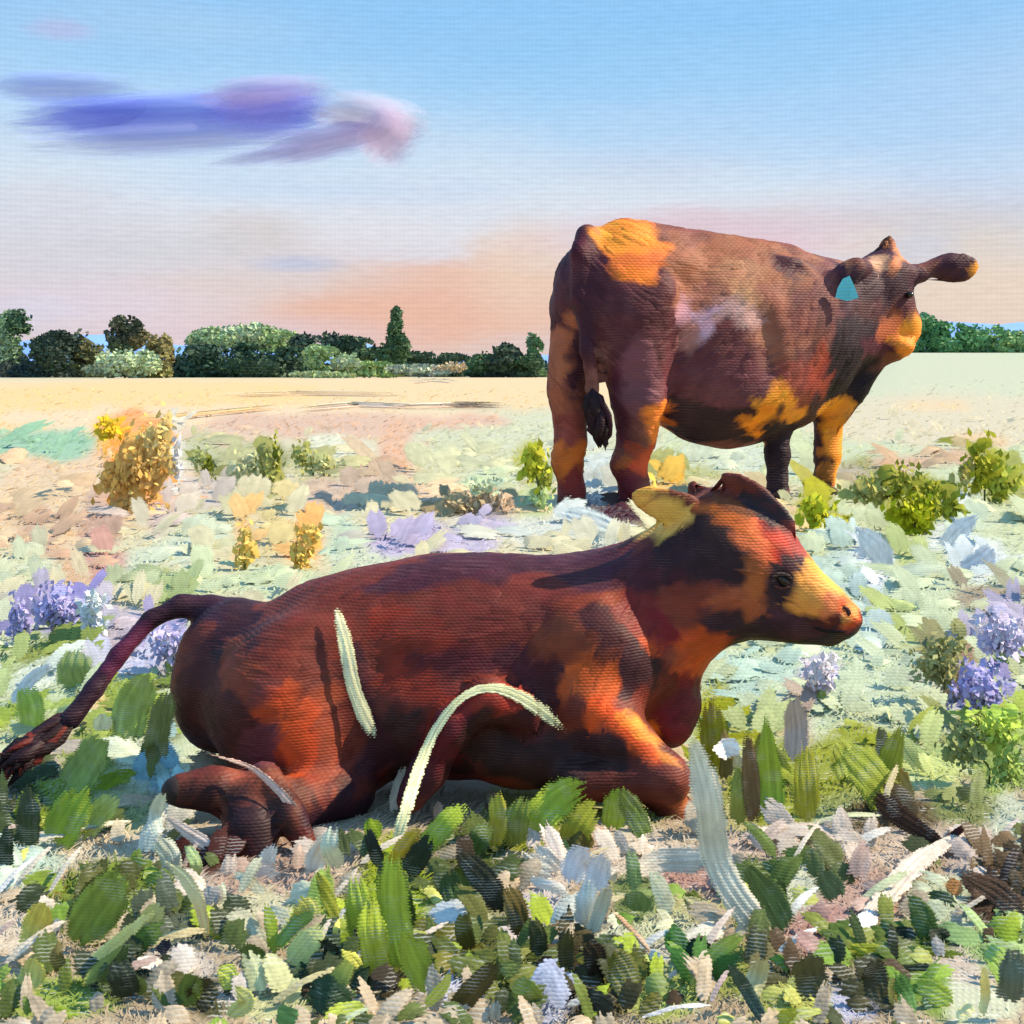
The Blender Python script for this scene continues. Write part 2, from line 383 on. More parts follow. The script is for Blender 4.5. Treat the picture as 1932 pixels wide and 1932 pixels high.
CK = 1.35
def coat_light_colours(V, coat_light_marks, base, Ydist, ndab, size, seed, jitter=.16, stretch=2.2, kk=1.1):
    """coat colour plus painted sunlight and shade in brush-like patches: every vertex takes the colour of the tuft of hair it belongs to.
    marks: (px, py, rx, ry, angle, colour) blobs of coat tone, painted sunlit orange and dark shade, given in side view"""
    r = random.Random(seed); idx = r.sample(range(len(V)), min(ndab, len(V)))
    kd = kdtree.KDTree(len(idx)); cen = []
    for i, v in enumerate(idx): kd.insert(V[v], i)
    kd.balance()
    dirs = []; cols = []
    for i in idx:
        p = V[i]; px = CX+p[0]/p[1]*F; py = HZ+(H-p[2])/p[1]*F
        c = base
        for (mx, my, rx, ry, an, mc) in coat_light_marks:
            ca, sa = math.cos(R(an)), math.sin(R(an)); dx, dy = px-mx, py-my
            uu, vv = (dx*ca-dy*sa)/rx, (dx*sa+dy*ca)/ry
            if uu*uu+vv*vv < 1+r.uniform(-.2, .2): c = mc
        if c[0] > 180 and c[2] < 130: c = (c[0]*.98, c[1]*.86, c[2]*.74)
        elif c[0] > c[1]*1.3: c = (c[0]*.97, c[1]*1.02, min(c[0], c[2]*1.2))
        cols.append(jit(L(c, kk), jitter, r)); a = noise.noise(Vector(p)*(1.5/size/8))*2.5+r.uniform(-.4, .4)
        dirs.append((math.cos(a), math.sin(a)))
    out = np.zeros((len(V), 3))
    for j, p in enumerate(V):
        wv = noise.noise_vector(Vector(p)*(1/size*.9))*size*.35
        q = Vector(p)+wv; best = 1e9; bi = 0; sec = 1e9; si = 0
        for co, i, dist in kd.find_n(q, 7):
            d = q-co; dx, dy = dirs[i]; al = d.x*dx+d.z*dy; pe = d.x*-dy+d.z*dx
            m = (al/stretch)**2+pe*pe+d.y*d.y
            if m < best: sec, si = best, bi; best, bi = m, i
            elif m < sec: sec, si = m, i
        k = min(1, max(0, .5+(math.sqrt(sec)-math.sqrt(best))/(size*.75))) if sec < 1e8 else 1
        out[j] = np.array(cols[bi])*k+np.array(cols[si])*(1-k)
    return out

# ================================================================ THE CALF (lying)
YC = 2.55; sC = YC/F
def c_(px, py, dy=0.0): return np.array(W(px, py, YC+dy)) if dy == 0 else np.array(W(px, py, YC+dy))
B = Body((-1.0, 2.06, -.06), (.68, 2.86, .62), .0062)
px2 = lambda n: n*sC
# trunk
B.ell(c_(490, 1290, .03), (px2(152), .15, px2(135)), (0, 0, 0), k=.03)
B.ell(c_(430, 1200, .05), (px2(66), .09, px2(72)), (-20, 0, 0), k=.05)
B.ell(c_(392, 1300, .0), (px2(52), .08, px2(100)), (0, 0, 0), k=.05)
B.ell(c_(860, 1232, .03), (px2(400), .185, px2(190)), (4, 0, 0), k=.03)
B.ell(c_(640, 1240, .03), (px2(200), .16, px2(140)), (14, 0, 0), k=.05)
B.ell(c_(880, 1330, -.02), (px2(300), .17, px2(130)), (0, 0, 0), k=.04)
B.ell(c_(1120, 1205, .03), (px2(170), .16, px2(155)), (20, 0, 0), k=.05)
B.ell(c_(1200, 1240, .01), (px2(118), .11, px2(130)), (0, 0, 0), k=.05)
# haunch with the thigh towards us and the stifle
B.ell(c_(560, 1330, -.10), (px2(150), .09, px2(165)), (-30, 0, 0), k=.04)
B.cone(c_(520, 1330, -.12), c_(625, 1485, -.15), px2(105), px2(62), k=.04)
B.ell(c_(690, 1400, -.10), (px2(70), .06, px2(95)), (-15, 0, 0), k=.035)
# far folded hock lying behind the rump, with its hoof
B.chain([(c_(650, 1490, -.16), px2(54)), (c_(545, 1520, -.24), px2(46)), (c_(455, 1505, -.30), px2(42)), (c_(400, 1488, -.32), px2(34)), (c_(345, 1490, -.33), px2(28))], k=.014)
B.chain([(c_(470, 1515, -.31), px2(44)), (c_(475, 1570, -.35), px2(42)), (c_(480, 1608, -.37), px2(30))], k=.014)
B.chain([(c_(500, 1470, -.30), px2(30)), (c_(548, 1540, -.345), px2(28)), (c_(576, 1588, -.36), px2(18))], k=.008)
# shoulder and near foreleg folded under
B.ell(c_(1120, 1250, -.10), (px2(100), .07, px2(120)), (25, 0, 0), k=.04)
B.cone(c_(1100, 1330, -.13), c_(1255, 1470, -.19), px2(70), px2(40), k=.03)
B.cone(c_(1255, 1470, -.19), c_(1080, 1475, -.20), px2(42), px2(30), k=.018)
B.chain([(c_(1240, 1490, -.16), px2(36)), (c_(1290, 1545, -.17), px2(32))], k=.012)
# far foreleg: knee at the brisket
B.chain([(c_(1200, 1300, .02), px2(80)), (c_(1262, 1340, -.02), px2(46)), (c_(1266, 1378, -.04), px2(30))], k=.045)
# bent hind shank reaching forward under the belly (arch)
B.chain([(c_(985, 1345, -.18), px2(34)), (c_(920, 1318, -.20), px2(36)), (c_(850, 1370, -.21), px2(38)), (c_(805, 1450, -.215), px2(36)), (c_(775, 1505, -.22), px2(26))], k=.014)
B.ell(c_(1000, 1420, -.14), (px2(120), .06, px2(62)), (0, 0, 0), k=.03)
# neck
B.cone(c_(1150, 1165, .03), c_(1340, 1062, .0), px2(116), px2(104), k=.04)
B.cone(c_(1230, 1200, .0), c_(1370, 1110, -.02), px2(100), px2(88), k=.04)
B.cone(c_(1240, 1110, .02), c_(1330, 1010, .0), px2(70), px2(66), k=.04)
# head
B.ell(c_(1400, 1040, -.02), (px2(112), .075, px2(92)), (-36, 0, 0), k=.03)
B.ell(c_(1385, 975, -.01), (px2(74), .055, px2(46)), (-24, 0, 0), k=.03)
B.cone(c_(1420, 1050, -.02), c_(1545, 1140, -.03), px2(80), px2(44), k=.025)
B.cone(c_(1530, 1128, -.03), c_(1588, 1168, -.03), px2(46), px2(37), k=.014, flat=1.25)
B.cone(c_(1405, 1135, -.02), c_(1548, 1184, -.03), px2(70), px2(33), k=.02)
B.ell(c_(1568, 1208, -.03), (px2(20), .012, px2(13)), (0, 0, 0), k=.01)
B.ell(c_(1560, 1190, -.03), (px2(34), .018, px2(17)), (-8, 0, 0), k=.01)
B.ell(c_(1515, 1062, -.035), (px2(32), .03, px2(18)), (-48, 0, 0), k=.01)          # brow
B.ell(c_(1612, 1186, -.066), (px2(30), .02, px2(5)), (-14, 0, 0), k=.006, cut=True)  # mouth line
B.ell(c_(1596, 1150, -.075), (px2(11), .012, px2(8)), (-30, 0, 0), k=.006, cut=True) # nostril
B.ell(c_(1478, 1095, -.095), (px2(17), .012, px2(13)), (-40, 0, 0), k=.01, cut=True) # eye socket
# ears
B.ell(c_(1284, 964, -.04), (px2(100), .012, px2(38)), (-22, 8, 24), k=.006)
B.cone(c_(1345, 985, -.03), c_(1300, 965, -.035), px2(28), px2(24), k=.014)
B.ell(c_(1430, 946, -.045), (px2(84), .012, px2(31)), (-38, -6, 22), k=.006)
B.ell(c_(1398, 975, -.115), (px2(60), .022, px2(16)), (-38, 0, 0), k=.012, cut=True)
# poll tuft
B.ell(c_(1306, 922, .02), (px2(12), .012, px2(14)), (0, 0, 0), k=.012)
# hollows: flank, behind shoulder
B.ell(c_(755, 1330, -.235), (px2(34), .035, px2(120)), (12, 0, 0), k=.03, cut=True)
B.ell(c_(1010, 1230, -.235), (px2(24), .03, px2(110)), (14, 0, 0), k=.03, cut=True)
# tail
TL = [(c_(440, 1185, .07), px2(46)), (c_(398, 1152, .06), px2(30)), (c_(340, 1143, .05), px2(20)), (c_(285, 1168, .03), px2(17)), (c_(225, 1235, .0), px2(16)),
      (c_(180, 1300, -.03), px2(17)), (c_(130, 1358, -.06), px2(20))]
B.chain(TL, k=.012)
V, Q = B.surface(2)
V = V+np.array([list(noise.noise_vector(Vector(p)*14))for p in V])*.0035
K_ = (44,20,20); MR = (92,36,24); RU = (128,55,28); OR = (190,88,38); PU = (70,28,34); GI = (226,150,70); YE = (245,190,105); BR = (104,44,26)
coat_light_marks = [  # coat browns, with sunlit orange areas and belly shade painted in
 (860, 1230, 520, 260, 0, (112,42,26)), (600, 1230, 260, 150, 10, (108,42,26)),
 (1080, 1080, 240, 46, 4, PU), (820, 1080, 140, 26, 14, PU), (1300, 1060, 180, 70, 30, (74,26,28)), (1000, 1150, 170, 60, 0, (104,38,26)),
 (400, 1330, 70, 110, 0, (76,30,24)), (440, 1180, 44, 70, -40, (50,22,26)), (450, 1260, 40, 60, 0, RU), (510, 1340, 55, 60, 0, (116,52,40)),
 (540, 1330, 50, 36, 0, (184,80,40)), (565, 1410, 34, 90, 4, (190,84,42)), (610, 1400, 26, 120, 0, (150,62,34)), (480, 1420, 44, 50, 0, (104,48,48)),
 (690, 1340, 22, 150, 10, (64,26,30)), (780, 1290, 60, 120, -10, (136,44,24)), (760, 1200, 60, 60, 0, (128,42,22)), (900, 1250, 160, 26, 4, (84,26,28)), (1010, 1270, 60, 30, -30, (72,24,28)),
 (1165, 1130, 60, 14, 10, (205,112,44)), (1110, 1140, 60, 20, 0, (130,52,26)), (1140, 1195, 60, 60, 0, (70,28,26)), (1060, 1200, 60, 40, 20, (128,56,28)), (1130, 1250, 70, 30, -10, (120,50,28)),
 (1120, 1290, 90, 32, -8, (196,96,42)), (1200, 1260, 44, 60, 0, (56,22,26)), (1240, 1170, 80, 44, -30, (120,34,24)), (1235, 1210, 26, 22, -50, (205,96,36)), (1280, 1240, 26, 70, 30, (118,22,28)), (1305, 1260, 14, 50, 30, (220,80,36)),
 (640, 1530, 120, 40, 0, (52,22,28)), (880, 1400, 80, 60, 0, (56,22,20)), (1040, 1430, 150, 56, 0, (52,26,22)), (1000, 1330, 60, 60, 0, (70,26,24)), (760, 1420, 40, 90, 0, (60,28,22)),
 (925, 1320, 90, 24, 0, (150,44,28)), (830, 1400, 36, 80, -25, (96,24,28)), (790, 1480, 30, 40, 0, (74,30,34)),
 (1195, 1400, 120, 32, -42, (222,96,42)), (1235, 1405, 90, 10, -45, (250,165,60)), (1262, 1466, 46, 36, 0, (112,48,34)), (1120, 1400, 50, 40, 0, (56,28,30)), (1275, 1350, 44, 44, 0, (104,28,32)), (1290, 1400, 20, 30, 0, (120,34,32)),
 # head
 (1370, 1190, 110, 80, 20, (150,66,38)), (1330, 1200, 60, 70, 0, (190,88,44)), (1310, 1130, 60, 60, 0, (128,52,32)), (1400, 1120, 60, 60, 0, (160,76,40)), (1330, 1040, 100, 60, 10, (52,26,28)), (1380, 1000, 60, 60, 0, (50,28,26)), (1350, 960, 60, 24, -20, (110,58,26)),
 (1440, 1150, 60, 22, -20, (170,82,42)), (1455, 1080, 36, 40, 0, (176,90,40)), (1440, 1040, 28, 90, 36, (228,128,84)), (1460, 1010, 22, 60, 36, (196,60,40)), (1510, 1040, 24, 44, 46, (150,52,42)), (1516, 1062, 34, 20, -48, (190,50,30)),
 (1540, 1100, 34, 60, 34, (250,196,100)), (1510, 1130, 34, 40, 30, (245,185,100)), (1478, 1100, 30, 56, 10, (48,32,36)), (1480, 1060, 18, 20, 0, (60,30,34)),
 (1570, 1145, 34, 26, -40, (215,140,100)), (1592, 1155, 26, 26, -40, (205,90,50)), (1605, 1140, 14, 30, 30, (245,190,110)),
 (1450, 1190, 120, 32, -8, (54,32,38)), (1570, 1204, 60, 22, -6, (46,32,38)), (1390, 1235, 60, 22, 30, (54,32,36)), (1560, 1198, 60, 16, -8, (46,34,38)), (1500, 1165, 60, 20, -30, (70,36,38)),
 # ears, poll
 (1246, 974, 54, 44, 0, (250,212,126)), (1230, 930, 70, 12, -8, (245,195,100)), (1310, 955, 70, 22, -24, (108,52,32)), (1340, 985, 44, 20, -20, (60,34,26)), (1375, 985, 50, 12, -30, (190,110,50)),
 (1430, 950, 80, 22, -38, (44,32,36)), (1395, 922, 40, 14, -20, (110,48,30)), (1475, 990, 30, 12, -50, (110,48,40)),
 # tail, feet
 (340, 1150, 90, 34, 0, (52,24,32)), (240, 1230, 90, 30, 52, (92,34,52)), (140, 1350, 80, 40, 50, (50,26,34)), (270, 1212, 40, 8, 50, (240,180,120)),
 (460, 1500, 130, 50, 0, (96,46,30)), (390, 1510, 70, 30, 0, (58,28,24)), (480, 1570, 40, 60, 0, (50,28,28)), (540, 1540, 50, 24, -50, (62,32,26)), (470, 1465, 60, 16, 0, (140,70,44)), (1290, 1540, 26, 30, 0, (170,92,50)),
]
C = coat_light_colours(V, coat_light_marks, (96,38,26), YC, 2600, .028, 3, .15, kk=1.08)
calf = empty('calf', (-.2, 2.5, 0)); tag(calf, 'chestnut brown calf lying on its belly in the grass, tail flung out', 'calf')
org = np.array([-.2, 2.5, 0])
def child_mesh(name, V, Fc, mat, parent, org, cols=None, smooth=True):
    o = mesh_obj(name, np.asarray(V)-org, Fc, mat, parent, cols, smooth); return o
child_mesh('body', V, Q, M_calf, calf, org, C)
def blob(name, c, ax, rot, mat, parent, org, k=.01, cuts=(), cols=None, h=None):
    h = h or min(ax)/5; m = max(ax)*1.3
    b = Body(np.array(c)-m, np.array(c)+m, h); b.ell(c, ax, rot, k=.001)
    for cc, ca, cr in cuts: b.ell(cc, ca, cr, k=h, cut=True)
    v, q = b.surface(1)
    return child_mesh(name, v, q, mat, parent, org, None if cols is None else np.tile(cols, (len(v), 1)))
blob('eye', c_(1476, 1094, -.086), (px2(15), .008, px2(9)), (-42, 0, 0), M_eye, calf, org)
bvh0 = __import__('mathutils.bvhtree', fromlist=['BVHTree']).BVHTree.FromPolygons([tuple(v) for v in V], [tuple(int(i) for i in q) for q in Q])
def face_stroke(name, pts, wpx, col, lift=.001):
    P = []
    for a, b in pts:
        hit = bvh0.ray_cast(Vector((0, 0, H)), (W(a, b, 1)-Vector((0, 0, H))).normalized())[0]
        if hit is not None: P.append(hit-Vector((0, lift, 0)))
    if len(P) > 1:
        v, f, _ = stroke(P, wpx*sC, (0, -1, .1), .004, None, K=12)
        mesh_obj(name, np.array(v)-org, f, M_calf, calf, np.tile(L(col), (len(v), 1)))
face_stroke('mouth_line', [(1614,1186), (1590,1192), (1562,1191), (1535,1185)], 8, (26,18,22))
face_stroke('nostril', [(1588,1146), (1598,1152), (1602,1162)], 12, (60,24,22))
face_stroke('upper_eyelid', [(1452,1092), (1466,1082), (1484,1084), (1496,1096)], 8, (34,22,26), .004)
face_stroke('lower_eyelid', [(1458,1104), (1474,1110), (1490,1106)], 5, (90,50,44), .003)
# tail switch: hair strands in one tuft
def tuft(name, pts, spread, n, wdt, cols, mat, parent, org, seed, thick=.4):
    r = random.Random(seed); A = Acc()
    for i in range(n):
        off = [Vector((r.gauss(0, 1), r.gauss(0, .6), r.gauss(0, 1)))*s for s in spread]
        p = [Vector(a)+o for a, o in zip(pts, off)]
        A.add(*stroke(p, [wdt*r.uniform(.6, 1.3)]*len(p), (0, -1, .2), wdt*thick, jit(L(r.choice(cols)), .2, r), K=7, M=5, r=r))
    o = A.build(name, mat, parent); 
    o.data.transform(Matrix.Translation(-Vector(org))); return o
tuft('tail_switch', [c_(142, 1345, -.055), c_(85, 1395, -.09), c_(40, 1418, -.12), c_(8, 1455, -.14)], (.001, .010, .012, .014), 34, .020, [(44,24,30), (60,30,36), (36,22,26), (110,44,38)], M_calf, calf, org, 5)
for (hx, hy, dy, rx, ry, an) in ((332, 1492, -.335, 24, 24, 0), (486, 1622, -.375, 28, 18, 0), (1296, 1560, -.17, 26, 20, 0)):
    blob('hoof', c_(hx, hy, dy), (px2(rx), .022, px2(ry)), (an, 0, 0), M_horn, calf, org)
from mathutils.bvhtree import BVHTree
def coat_dabs(V, Q, C, n, seed, ln, wd, lift, skip=None):
    """flat locks of hair pressed onto the body, following its surface"""
    r = random.Random(seed); A = Acc(); bvh = BVHTree.FromPolygons([tuple(v) for v in V], [tuple(int(i) for i in q) for q in Q])
    K, J = 6, 4
    kdv = kdtree.KDTree(len(V))
    for i_, v_ in enumerate(V): kdv.insert(v_, i_)
    kdv.balance()
    for i in r.sample(range(len(V)), n):
        p = Vector(V[i])
        if skip and skip(p): continue
        co, nn, _, _ = bvh.find_nearest(p); fl = noise.noise(p*(.22/ln))*2.6
        d = Vector((-math.cos(fl*.6), r.uniform(-.3, .3), -.35-math.sin(fl)*.8)); d = d-nn*d.dot(nn)
        if d.length < .15: continue
        d.normalize(); sd = nn.cross(d); l = ln*r.uniform(.5, 1.5); w_ = wd*r.uniform(.5, 1.3); v = []
        cc = 1+r.uniform(-.14, .14); cs = []
        ends = [(r.uniform(0, .25), 1-r.uniform(0, .25)) for _ in range(J)]
        for k in range(K):
            for j in range(J):
                t_ = ends[j][0]+(ends[j][1]-ends[j][0])*k/(K-1); f = j/(J-1)*2-1
                q = p+d*(t_-.5)*l+sd*f*w_*.5*(1-.5*abs(t_*2-1)**3)
                c0, n0, _, _ = bvh.find_nearest(q)
                edge_ = k in (0, K-1) or j in (0, J-1)
                v.append(tuple(c0+n0*(lift*(-.5 if edge_ else r.uniform(.5, 1.2)+(.6 if j % 2 else 0))))); cs.append(C[kdv.find(c0)[1]]*cc*(1+.07*math.sin(j*2.3+i)))
        fc = [(k*J+j, k*J+j+1, (k+1)*J+j+1, (k+1)*J+j) for k in range(K-1) for j in range(J-1)]
        A.add(v, fc, np.clip(np.array(cs), .002, .92))
    return A
A = coat_dabs(V, Q, C, 1500, 12, .075, .026, .0009)
o = A.build('coat_hair', M_calf, calf); o.data.transform(Matrix.Translation(-Vector(org))); o['kind'] = 'stuff'

# ================================================================ THE STANDING COW
def k_(px, py, Y): return np.array(W(px, py, Y))
sK = 8.2/F
def kx(n): return n*sK
B = Body((.1, 7.4, -.06), (2.95, 9.5, 1.72), .0165)
yw = 14
B.ell(k_(1370, 642, 8.25), (kx(245), .36, kx(178)), (-2, yw, 0), k=.10)
B.ell(k_(1360, 720, 8.22), (kx(165), .33, kx(110)), (-4, yw, 0), k=.12)
B.ell(k_(1185, 560, 8.05), (kx(122), .31, kx(118)), (-8, yw, 0), k=.12)
B.ell(k_(1112, 560, 8.0), (kx(62), .26, kx(98)), (0, yw, 0), k=.10)
B.ell(k_(1160, 470, 8.0), (kx(66), .13, kx(36)), (-10, yw, 0), k=.08)
B.ell(k_(1255, 505, 8.05), (kx(60), .20, kx(42)), (-6, yw, 0), k=.08)
B.ell(k_(1508, 610, 8.4), (kx(92), .30, kx(125)), (0, yw, 0), k=.10)
B.ell(k_(1545, 690, 8.5), (kx(60), .22, kx(88)), (0, yw, 0), k=.10)
B.ell(k_(1492, 745, 8.42), (kx(66), .20, kx(66)), (25, yw, 0), k=.08)
# spine ridge, hook bone
B.cone(k_(1180, 448, 8.02), k_(1480, 492, 8.38), .10, .10, k=.12)
B.ell(k_(1245, 560, 7.82), (kx(34), .10, kx(40)), (0, yw, 0), k=.06)
# hollows in the flank
B.ell(k_(1292, 610, 7.66), (kx(34), .10, kx(64)), (-20, yw, 0), k=.09, cut=True)
B.ell(k_(1460, 640, 7.87), (kx(20), .09, kx(90)), (10, yw, 0), k=.08, cut=True)
# neck and dewlap
B.cone(k_(1540, 580, 8.5), k_(1640, 560, 8.62), .30, .20, k=.10)
B.cone(k_(1560, 640, 8.5), k_(1650, 625, 8.62), .25, .17, k=.10)
B.chain([(k_(1640, 680, 8.6), .09), (k_(1612, 735, 8.58), .075), (k_(1590, 790, 8.55), .035)], k=.05)
# head: poll, forehead, muzzle, jaw
B.ell(k_(1665, 520, 8.62), (kx(52), .15, kx(44)), (-40, 10, 0), k=.06)
B.cone(k_(1672, 495, 8.64), k_(1676, 462, 8.64), .10, .045, k=.04)
B.cone(k_(1664, 545, 8.62), k_(1706, 615, 8.60), .165, .100, k=.05)
B.cone(k_(1706, 612, 8.60), k_(1702, 652, 8.58), .10, .066, k=.03)
B.ell(k_(1700, 655, 8.50), (.075, .07, .05), (0, 0, 0), k=.03)
B.cone(k_(1620, 610, 8.60), k_(1680, 658, 8.60), .14, .085, k=.06)
B.cone(k_(1690, 520, 8.62), k_(1735, 520, 8.62), .09, .05, k=.05)
# ears
B.cone(k_(1720, 518, 8.64), k_(1790, 500, 8.66), .05, .06, k=.04)
B.ell(k_(1800, 505, 8.66), (kx(50), .05, kx(30)), (8, 0, 0), k=.03)
B.ell(k_(1596, 522, 8.20), (kx(46), .045, kx(26)), (42, 0, 0), k=.03)
B.cone(k_(1640, 505, 8.55), k_(1612, 508, 8.26), .06, .05, k=.05)
# withers tuft
B.ell(k_(1496, 500, 8.2), (kx(42), .05, kx(16)), (-12, yw, 0), k=.03)
# hind legs
YL, YR = 7.98, 7.90
B.cone(k_(1092, 590, 8.05), k_(1074, 740, 8.0), .17, .115, k=.06)
B.chain([(k_(1074, 740, 8.0), .115), (k_(1076, 835, YL), .088), (k_(1070, 868, YL), .088), (k_(1080, 925, YL), .076), (k_(1078, 948, 7.97), .082)], k=.03)
B.cone(k_(1190, 610, 7.92), k_(1205, 750, 7.86), .26, .15, k=.08)
B.chain([(k_(1205, 750, 7.86), .15), (k_(1202, 825, YR), .105), (k_(1186, 875, YR), .100), (k_(1196, 915, YR), .082), (k_(1196, 945, 7.93), .085)], k=.03)
# front legs
B.chain([(k_(1490, 730, 8.36), .16), (k_(1466, 810, 8.34), .078), (k_(1466, 862, 8.32), .070), (k_(1466, 905, 8.3), .055), (k_(1466, 938, 8.28), .068)], k=.03)
B.chain([(k_(1560, 700, 8.6), .16), (k_(1563, 800, 8.64), .085), (k_(1560, 860, 8.62), .078), (k_(1556, 900, 8.6), .062), (k_(1554, 926, 8.6), .072)], k=.03)
# udder line / sheath
B.ell(k_(1360, 815, 8.22), (kx(80), .14, kx(26)), (-4, yw, 0), k=.08)
# tail
B.chain([(k_(1108, 447, 7.9), .075), (k_(1094, 480, 7.80), .05), (k_(1094, 560, 7.76), .034), (k_(1108, 660, 7.75), .034), (k_(1120, 740, 7.76), .040)], k=.05)
Vk, Qk = B.surface(2)
Vk = Vk+np.array([list(noise.noise_vector(Vector(p)*4.5))for p in Vk])*.014
coat_light_marks = [  # coat browns; sunlit orange, pale flank highlights and dark underside shade are painted in
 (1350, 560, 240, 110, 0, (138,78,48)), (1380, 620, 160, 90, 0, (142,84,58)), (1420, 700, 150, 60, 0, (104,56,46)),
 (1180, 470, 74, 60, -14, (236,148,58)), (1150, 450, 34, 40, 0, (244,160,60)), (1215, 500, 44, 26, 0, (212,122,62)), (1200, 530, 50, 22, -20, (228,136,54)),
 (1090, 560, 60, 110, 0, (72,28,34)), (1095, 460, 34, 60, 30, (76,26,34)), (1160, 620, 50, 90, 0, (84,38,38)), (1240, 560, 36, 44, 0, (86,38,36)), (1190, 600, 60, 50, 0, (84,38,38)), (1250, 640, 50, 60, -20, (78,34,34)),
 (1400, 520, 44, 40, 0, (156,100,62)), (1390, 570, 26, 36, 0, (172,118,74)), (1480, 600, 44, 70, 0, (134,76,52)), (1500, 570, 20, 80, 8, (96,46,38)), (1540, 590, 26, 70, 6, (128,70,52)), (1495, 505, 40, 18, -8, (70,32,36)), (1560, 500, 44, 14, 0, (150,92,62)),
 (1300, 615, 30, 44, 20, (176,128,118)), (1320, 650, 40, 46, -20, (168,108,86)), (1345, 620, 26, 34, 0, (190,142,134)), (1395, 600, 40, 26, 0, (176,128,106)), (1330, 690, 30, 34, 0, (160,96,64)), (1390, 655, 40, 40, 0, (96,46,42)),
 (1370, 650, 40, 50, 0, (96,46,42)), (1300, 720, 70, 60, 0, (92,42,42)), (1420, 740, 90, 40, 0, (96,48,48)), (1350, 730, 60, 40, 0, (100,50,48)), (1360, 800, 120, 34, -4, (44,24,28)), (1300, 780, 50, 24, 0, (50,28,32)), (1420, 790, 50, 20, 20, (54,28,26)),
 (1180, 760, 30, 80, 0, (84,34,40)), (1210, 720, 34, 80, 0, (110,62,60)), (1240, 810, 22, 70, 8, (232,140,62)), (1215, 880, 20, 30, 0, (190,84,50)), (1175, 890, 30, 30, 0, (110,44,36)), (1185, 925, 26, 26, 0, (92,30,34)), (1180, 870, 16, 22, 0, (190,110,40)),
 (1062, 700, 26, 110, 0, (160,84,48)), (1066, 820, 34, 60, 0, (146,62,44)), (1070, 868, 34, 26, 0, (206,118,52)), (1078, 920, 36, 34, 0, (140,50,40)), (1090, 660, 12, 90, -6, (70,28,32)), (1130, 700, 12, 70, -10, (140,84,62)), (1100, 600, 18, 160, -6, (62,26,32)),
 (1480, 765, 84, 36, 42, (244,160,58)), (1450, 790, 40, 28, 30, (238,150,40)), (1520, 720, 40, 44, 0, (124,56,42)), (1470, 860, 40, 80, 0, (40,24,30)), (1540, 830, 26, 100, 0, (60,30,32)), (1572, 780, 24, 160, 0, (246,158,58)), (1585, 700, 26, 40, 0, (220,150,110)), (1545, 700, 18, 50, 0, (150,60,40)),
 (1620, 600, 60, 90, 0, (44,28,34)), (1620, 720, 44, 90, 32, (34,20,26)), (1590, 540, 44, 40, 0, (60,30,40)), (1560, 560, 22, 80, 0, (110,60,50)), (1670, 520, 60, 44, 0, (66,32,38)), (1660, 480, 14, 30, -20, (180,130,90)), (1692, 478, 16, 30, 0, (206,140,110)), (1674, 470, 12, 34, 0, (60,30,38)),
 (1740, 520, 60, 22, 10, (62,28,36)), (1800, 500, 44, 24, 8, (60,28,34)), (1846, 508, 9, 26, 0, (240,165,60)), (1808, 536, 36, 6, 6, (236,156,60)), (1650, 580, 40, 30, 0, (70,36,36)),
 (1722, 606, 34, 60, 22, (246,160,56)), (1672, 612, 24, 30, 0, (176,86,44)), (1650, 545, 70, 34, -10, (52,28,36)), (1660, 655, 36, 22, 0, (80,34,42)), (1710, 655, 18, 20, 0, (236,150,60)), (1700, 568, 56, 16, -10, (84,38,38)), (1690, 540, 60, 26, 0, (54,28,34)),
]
Ck = coat_light_colours(Vk, coat_light_marks, (112,60,44), 8.2, 2000, .11, 5, .13, kk=1.2)
cow = empty('cow', (1.2, 8.2, 0)); tag(cow, 'large brown cow standing in the field, seen from behind its right hip', 'cow')
orgk = np.array([1.2, 8.2, 0])
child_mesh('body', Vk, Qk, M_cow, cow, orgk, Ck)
A = coat_dabs(Vk, Qk, Ck, 1500, 22, .19, .07, .0035)
o = A.build('coat_hair', M_cow, cow); o.data.transform(Matrix.Translation(-Vector(orgk))); o['kind'] = 'stuff'
tuft('tail_switch', [k_(1118, 735, 7.70), k_(1126, 775, 7.70), k_(1132, 805, 7.71), k_(1136, 835, 7.72)], (.004, .028, .034, .02), 30, .05, [(44,24,30), (56,28,34), (36,22,26)], M_cow, cow, orgk, 6)
tuft('poll_hair', [k_(1672, 490, 8.6), k_(1674, 468, 8.6), k_(1677, 448, 8.6)], (.04, .022, .008), 26, .035, [(60,32,36), (90,50,40), (150,96,60)], M_cow, cow, orgk, 7)
for (hx, hy, Y, rx, ry) in ((1080, 952, 7.96, 28, 13), (1197, 950, 7.91, 29, 13), (1468, 938, 8.27, 26, 12), (1556, 927, 8.58, 26, 12)):
    blob('hoof', k_(hx, hy, Y), (kx(rx), .10, kx(ry)), (0, yw, 0), M_horn, cow, orgk)
blob('eye', k_(1716, 556, 8.48), (.026, .03, .02), (0, 0, 0), M_eye, cow, orgk)
# ear tag: a bevelled pentagonal plate hanging from the near ear
tp = [(1590, 526), (1603, 520), (1613, 542), (1620, 562), (1598, 568), (1576, 562), (1580, 544)]
tv = [tuple(W(a, b, 8.105)-Vector(orgk)) for a, b in tp]+[tuple(W(a, b, 8.12)-Vector(orgk)) for a, b in tp]
n = len(tp); tf = [tuple(range(n)), tuple(range(2*n-1, n-1, -1))]+[(i, i+n, (i+1) % n+n, (i+1) % n) for i in range(n)]
o = mesh_obj('ear_tag', tv, tf, M_tag, cow, smooth=False); o['label'] = 'turquoise ear tag'

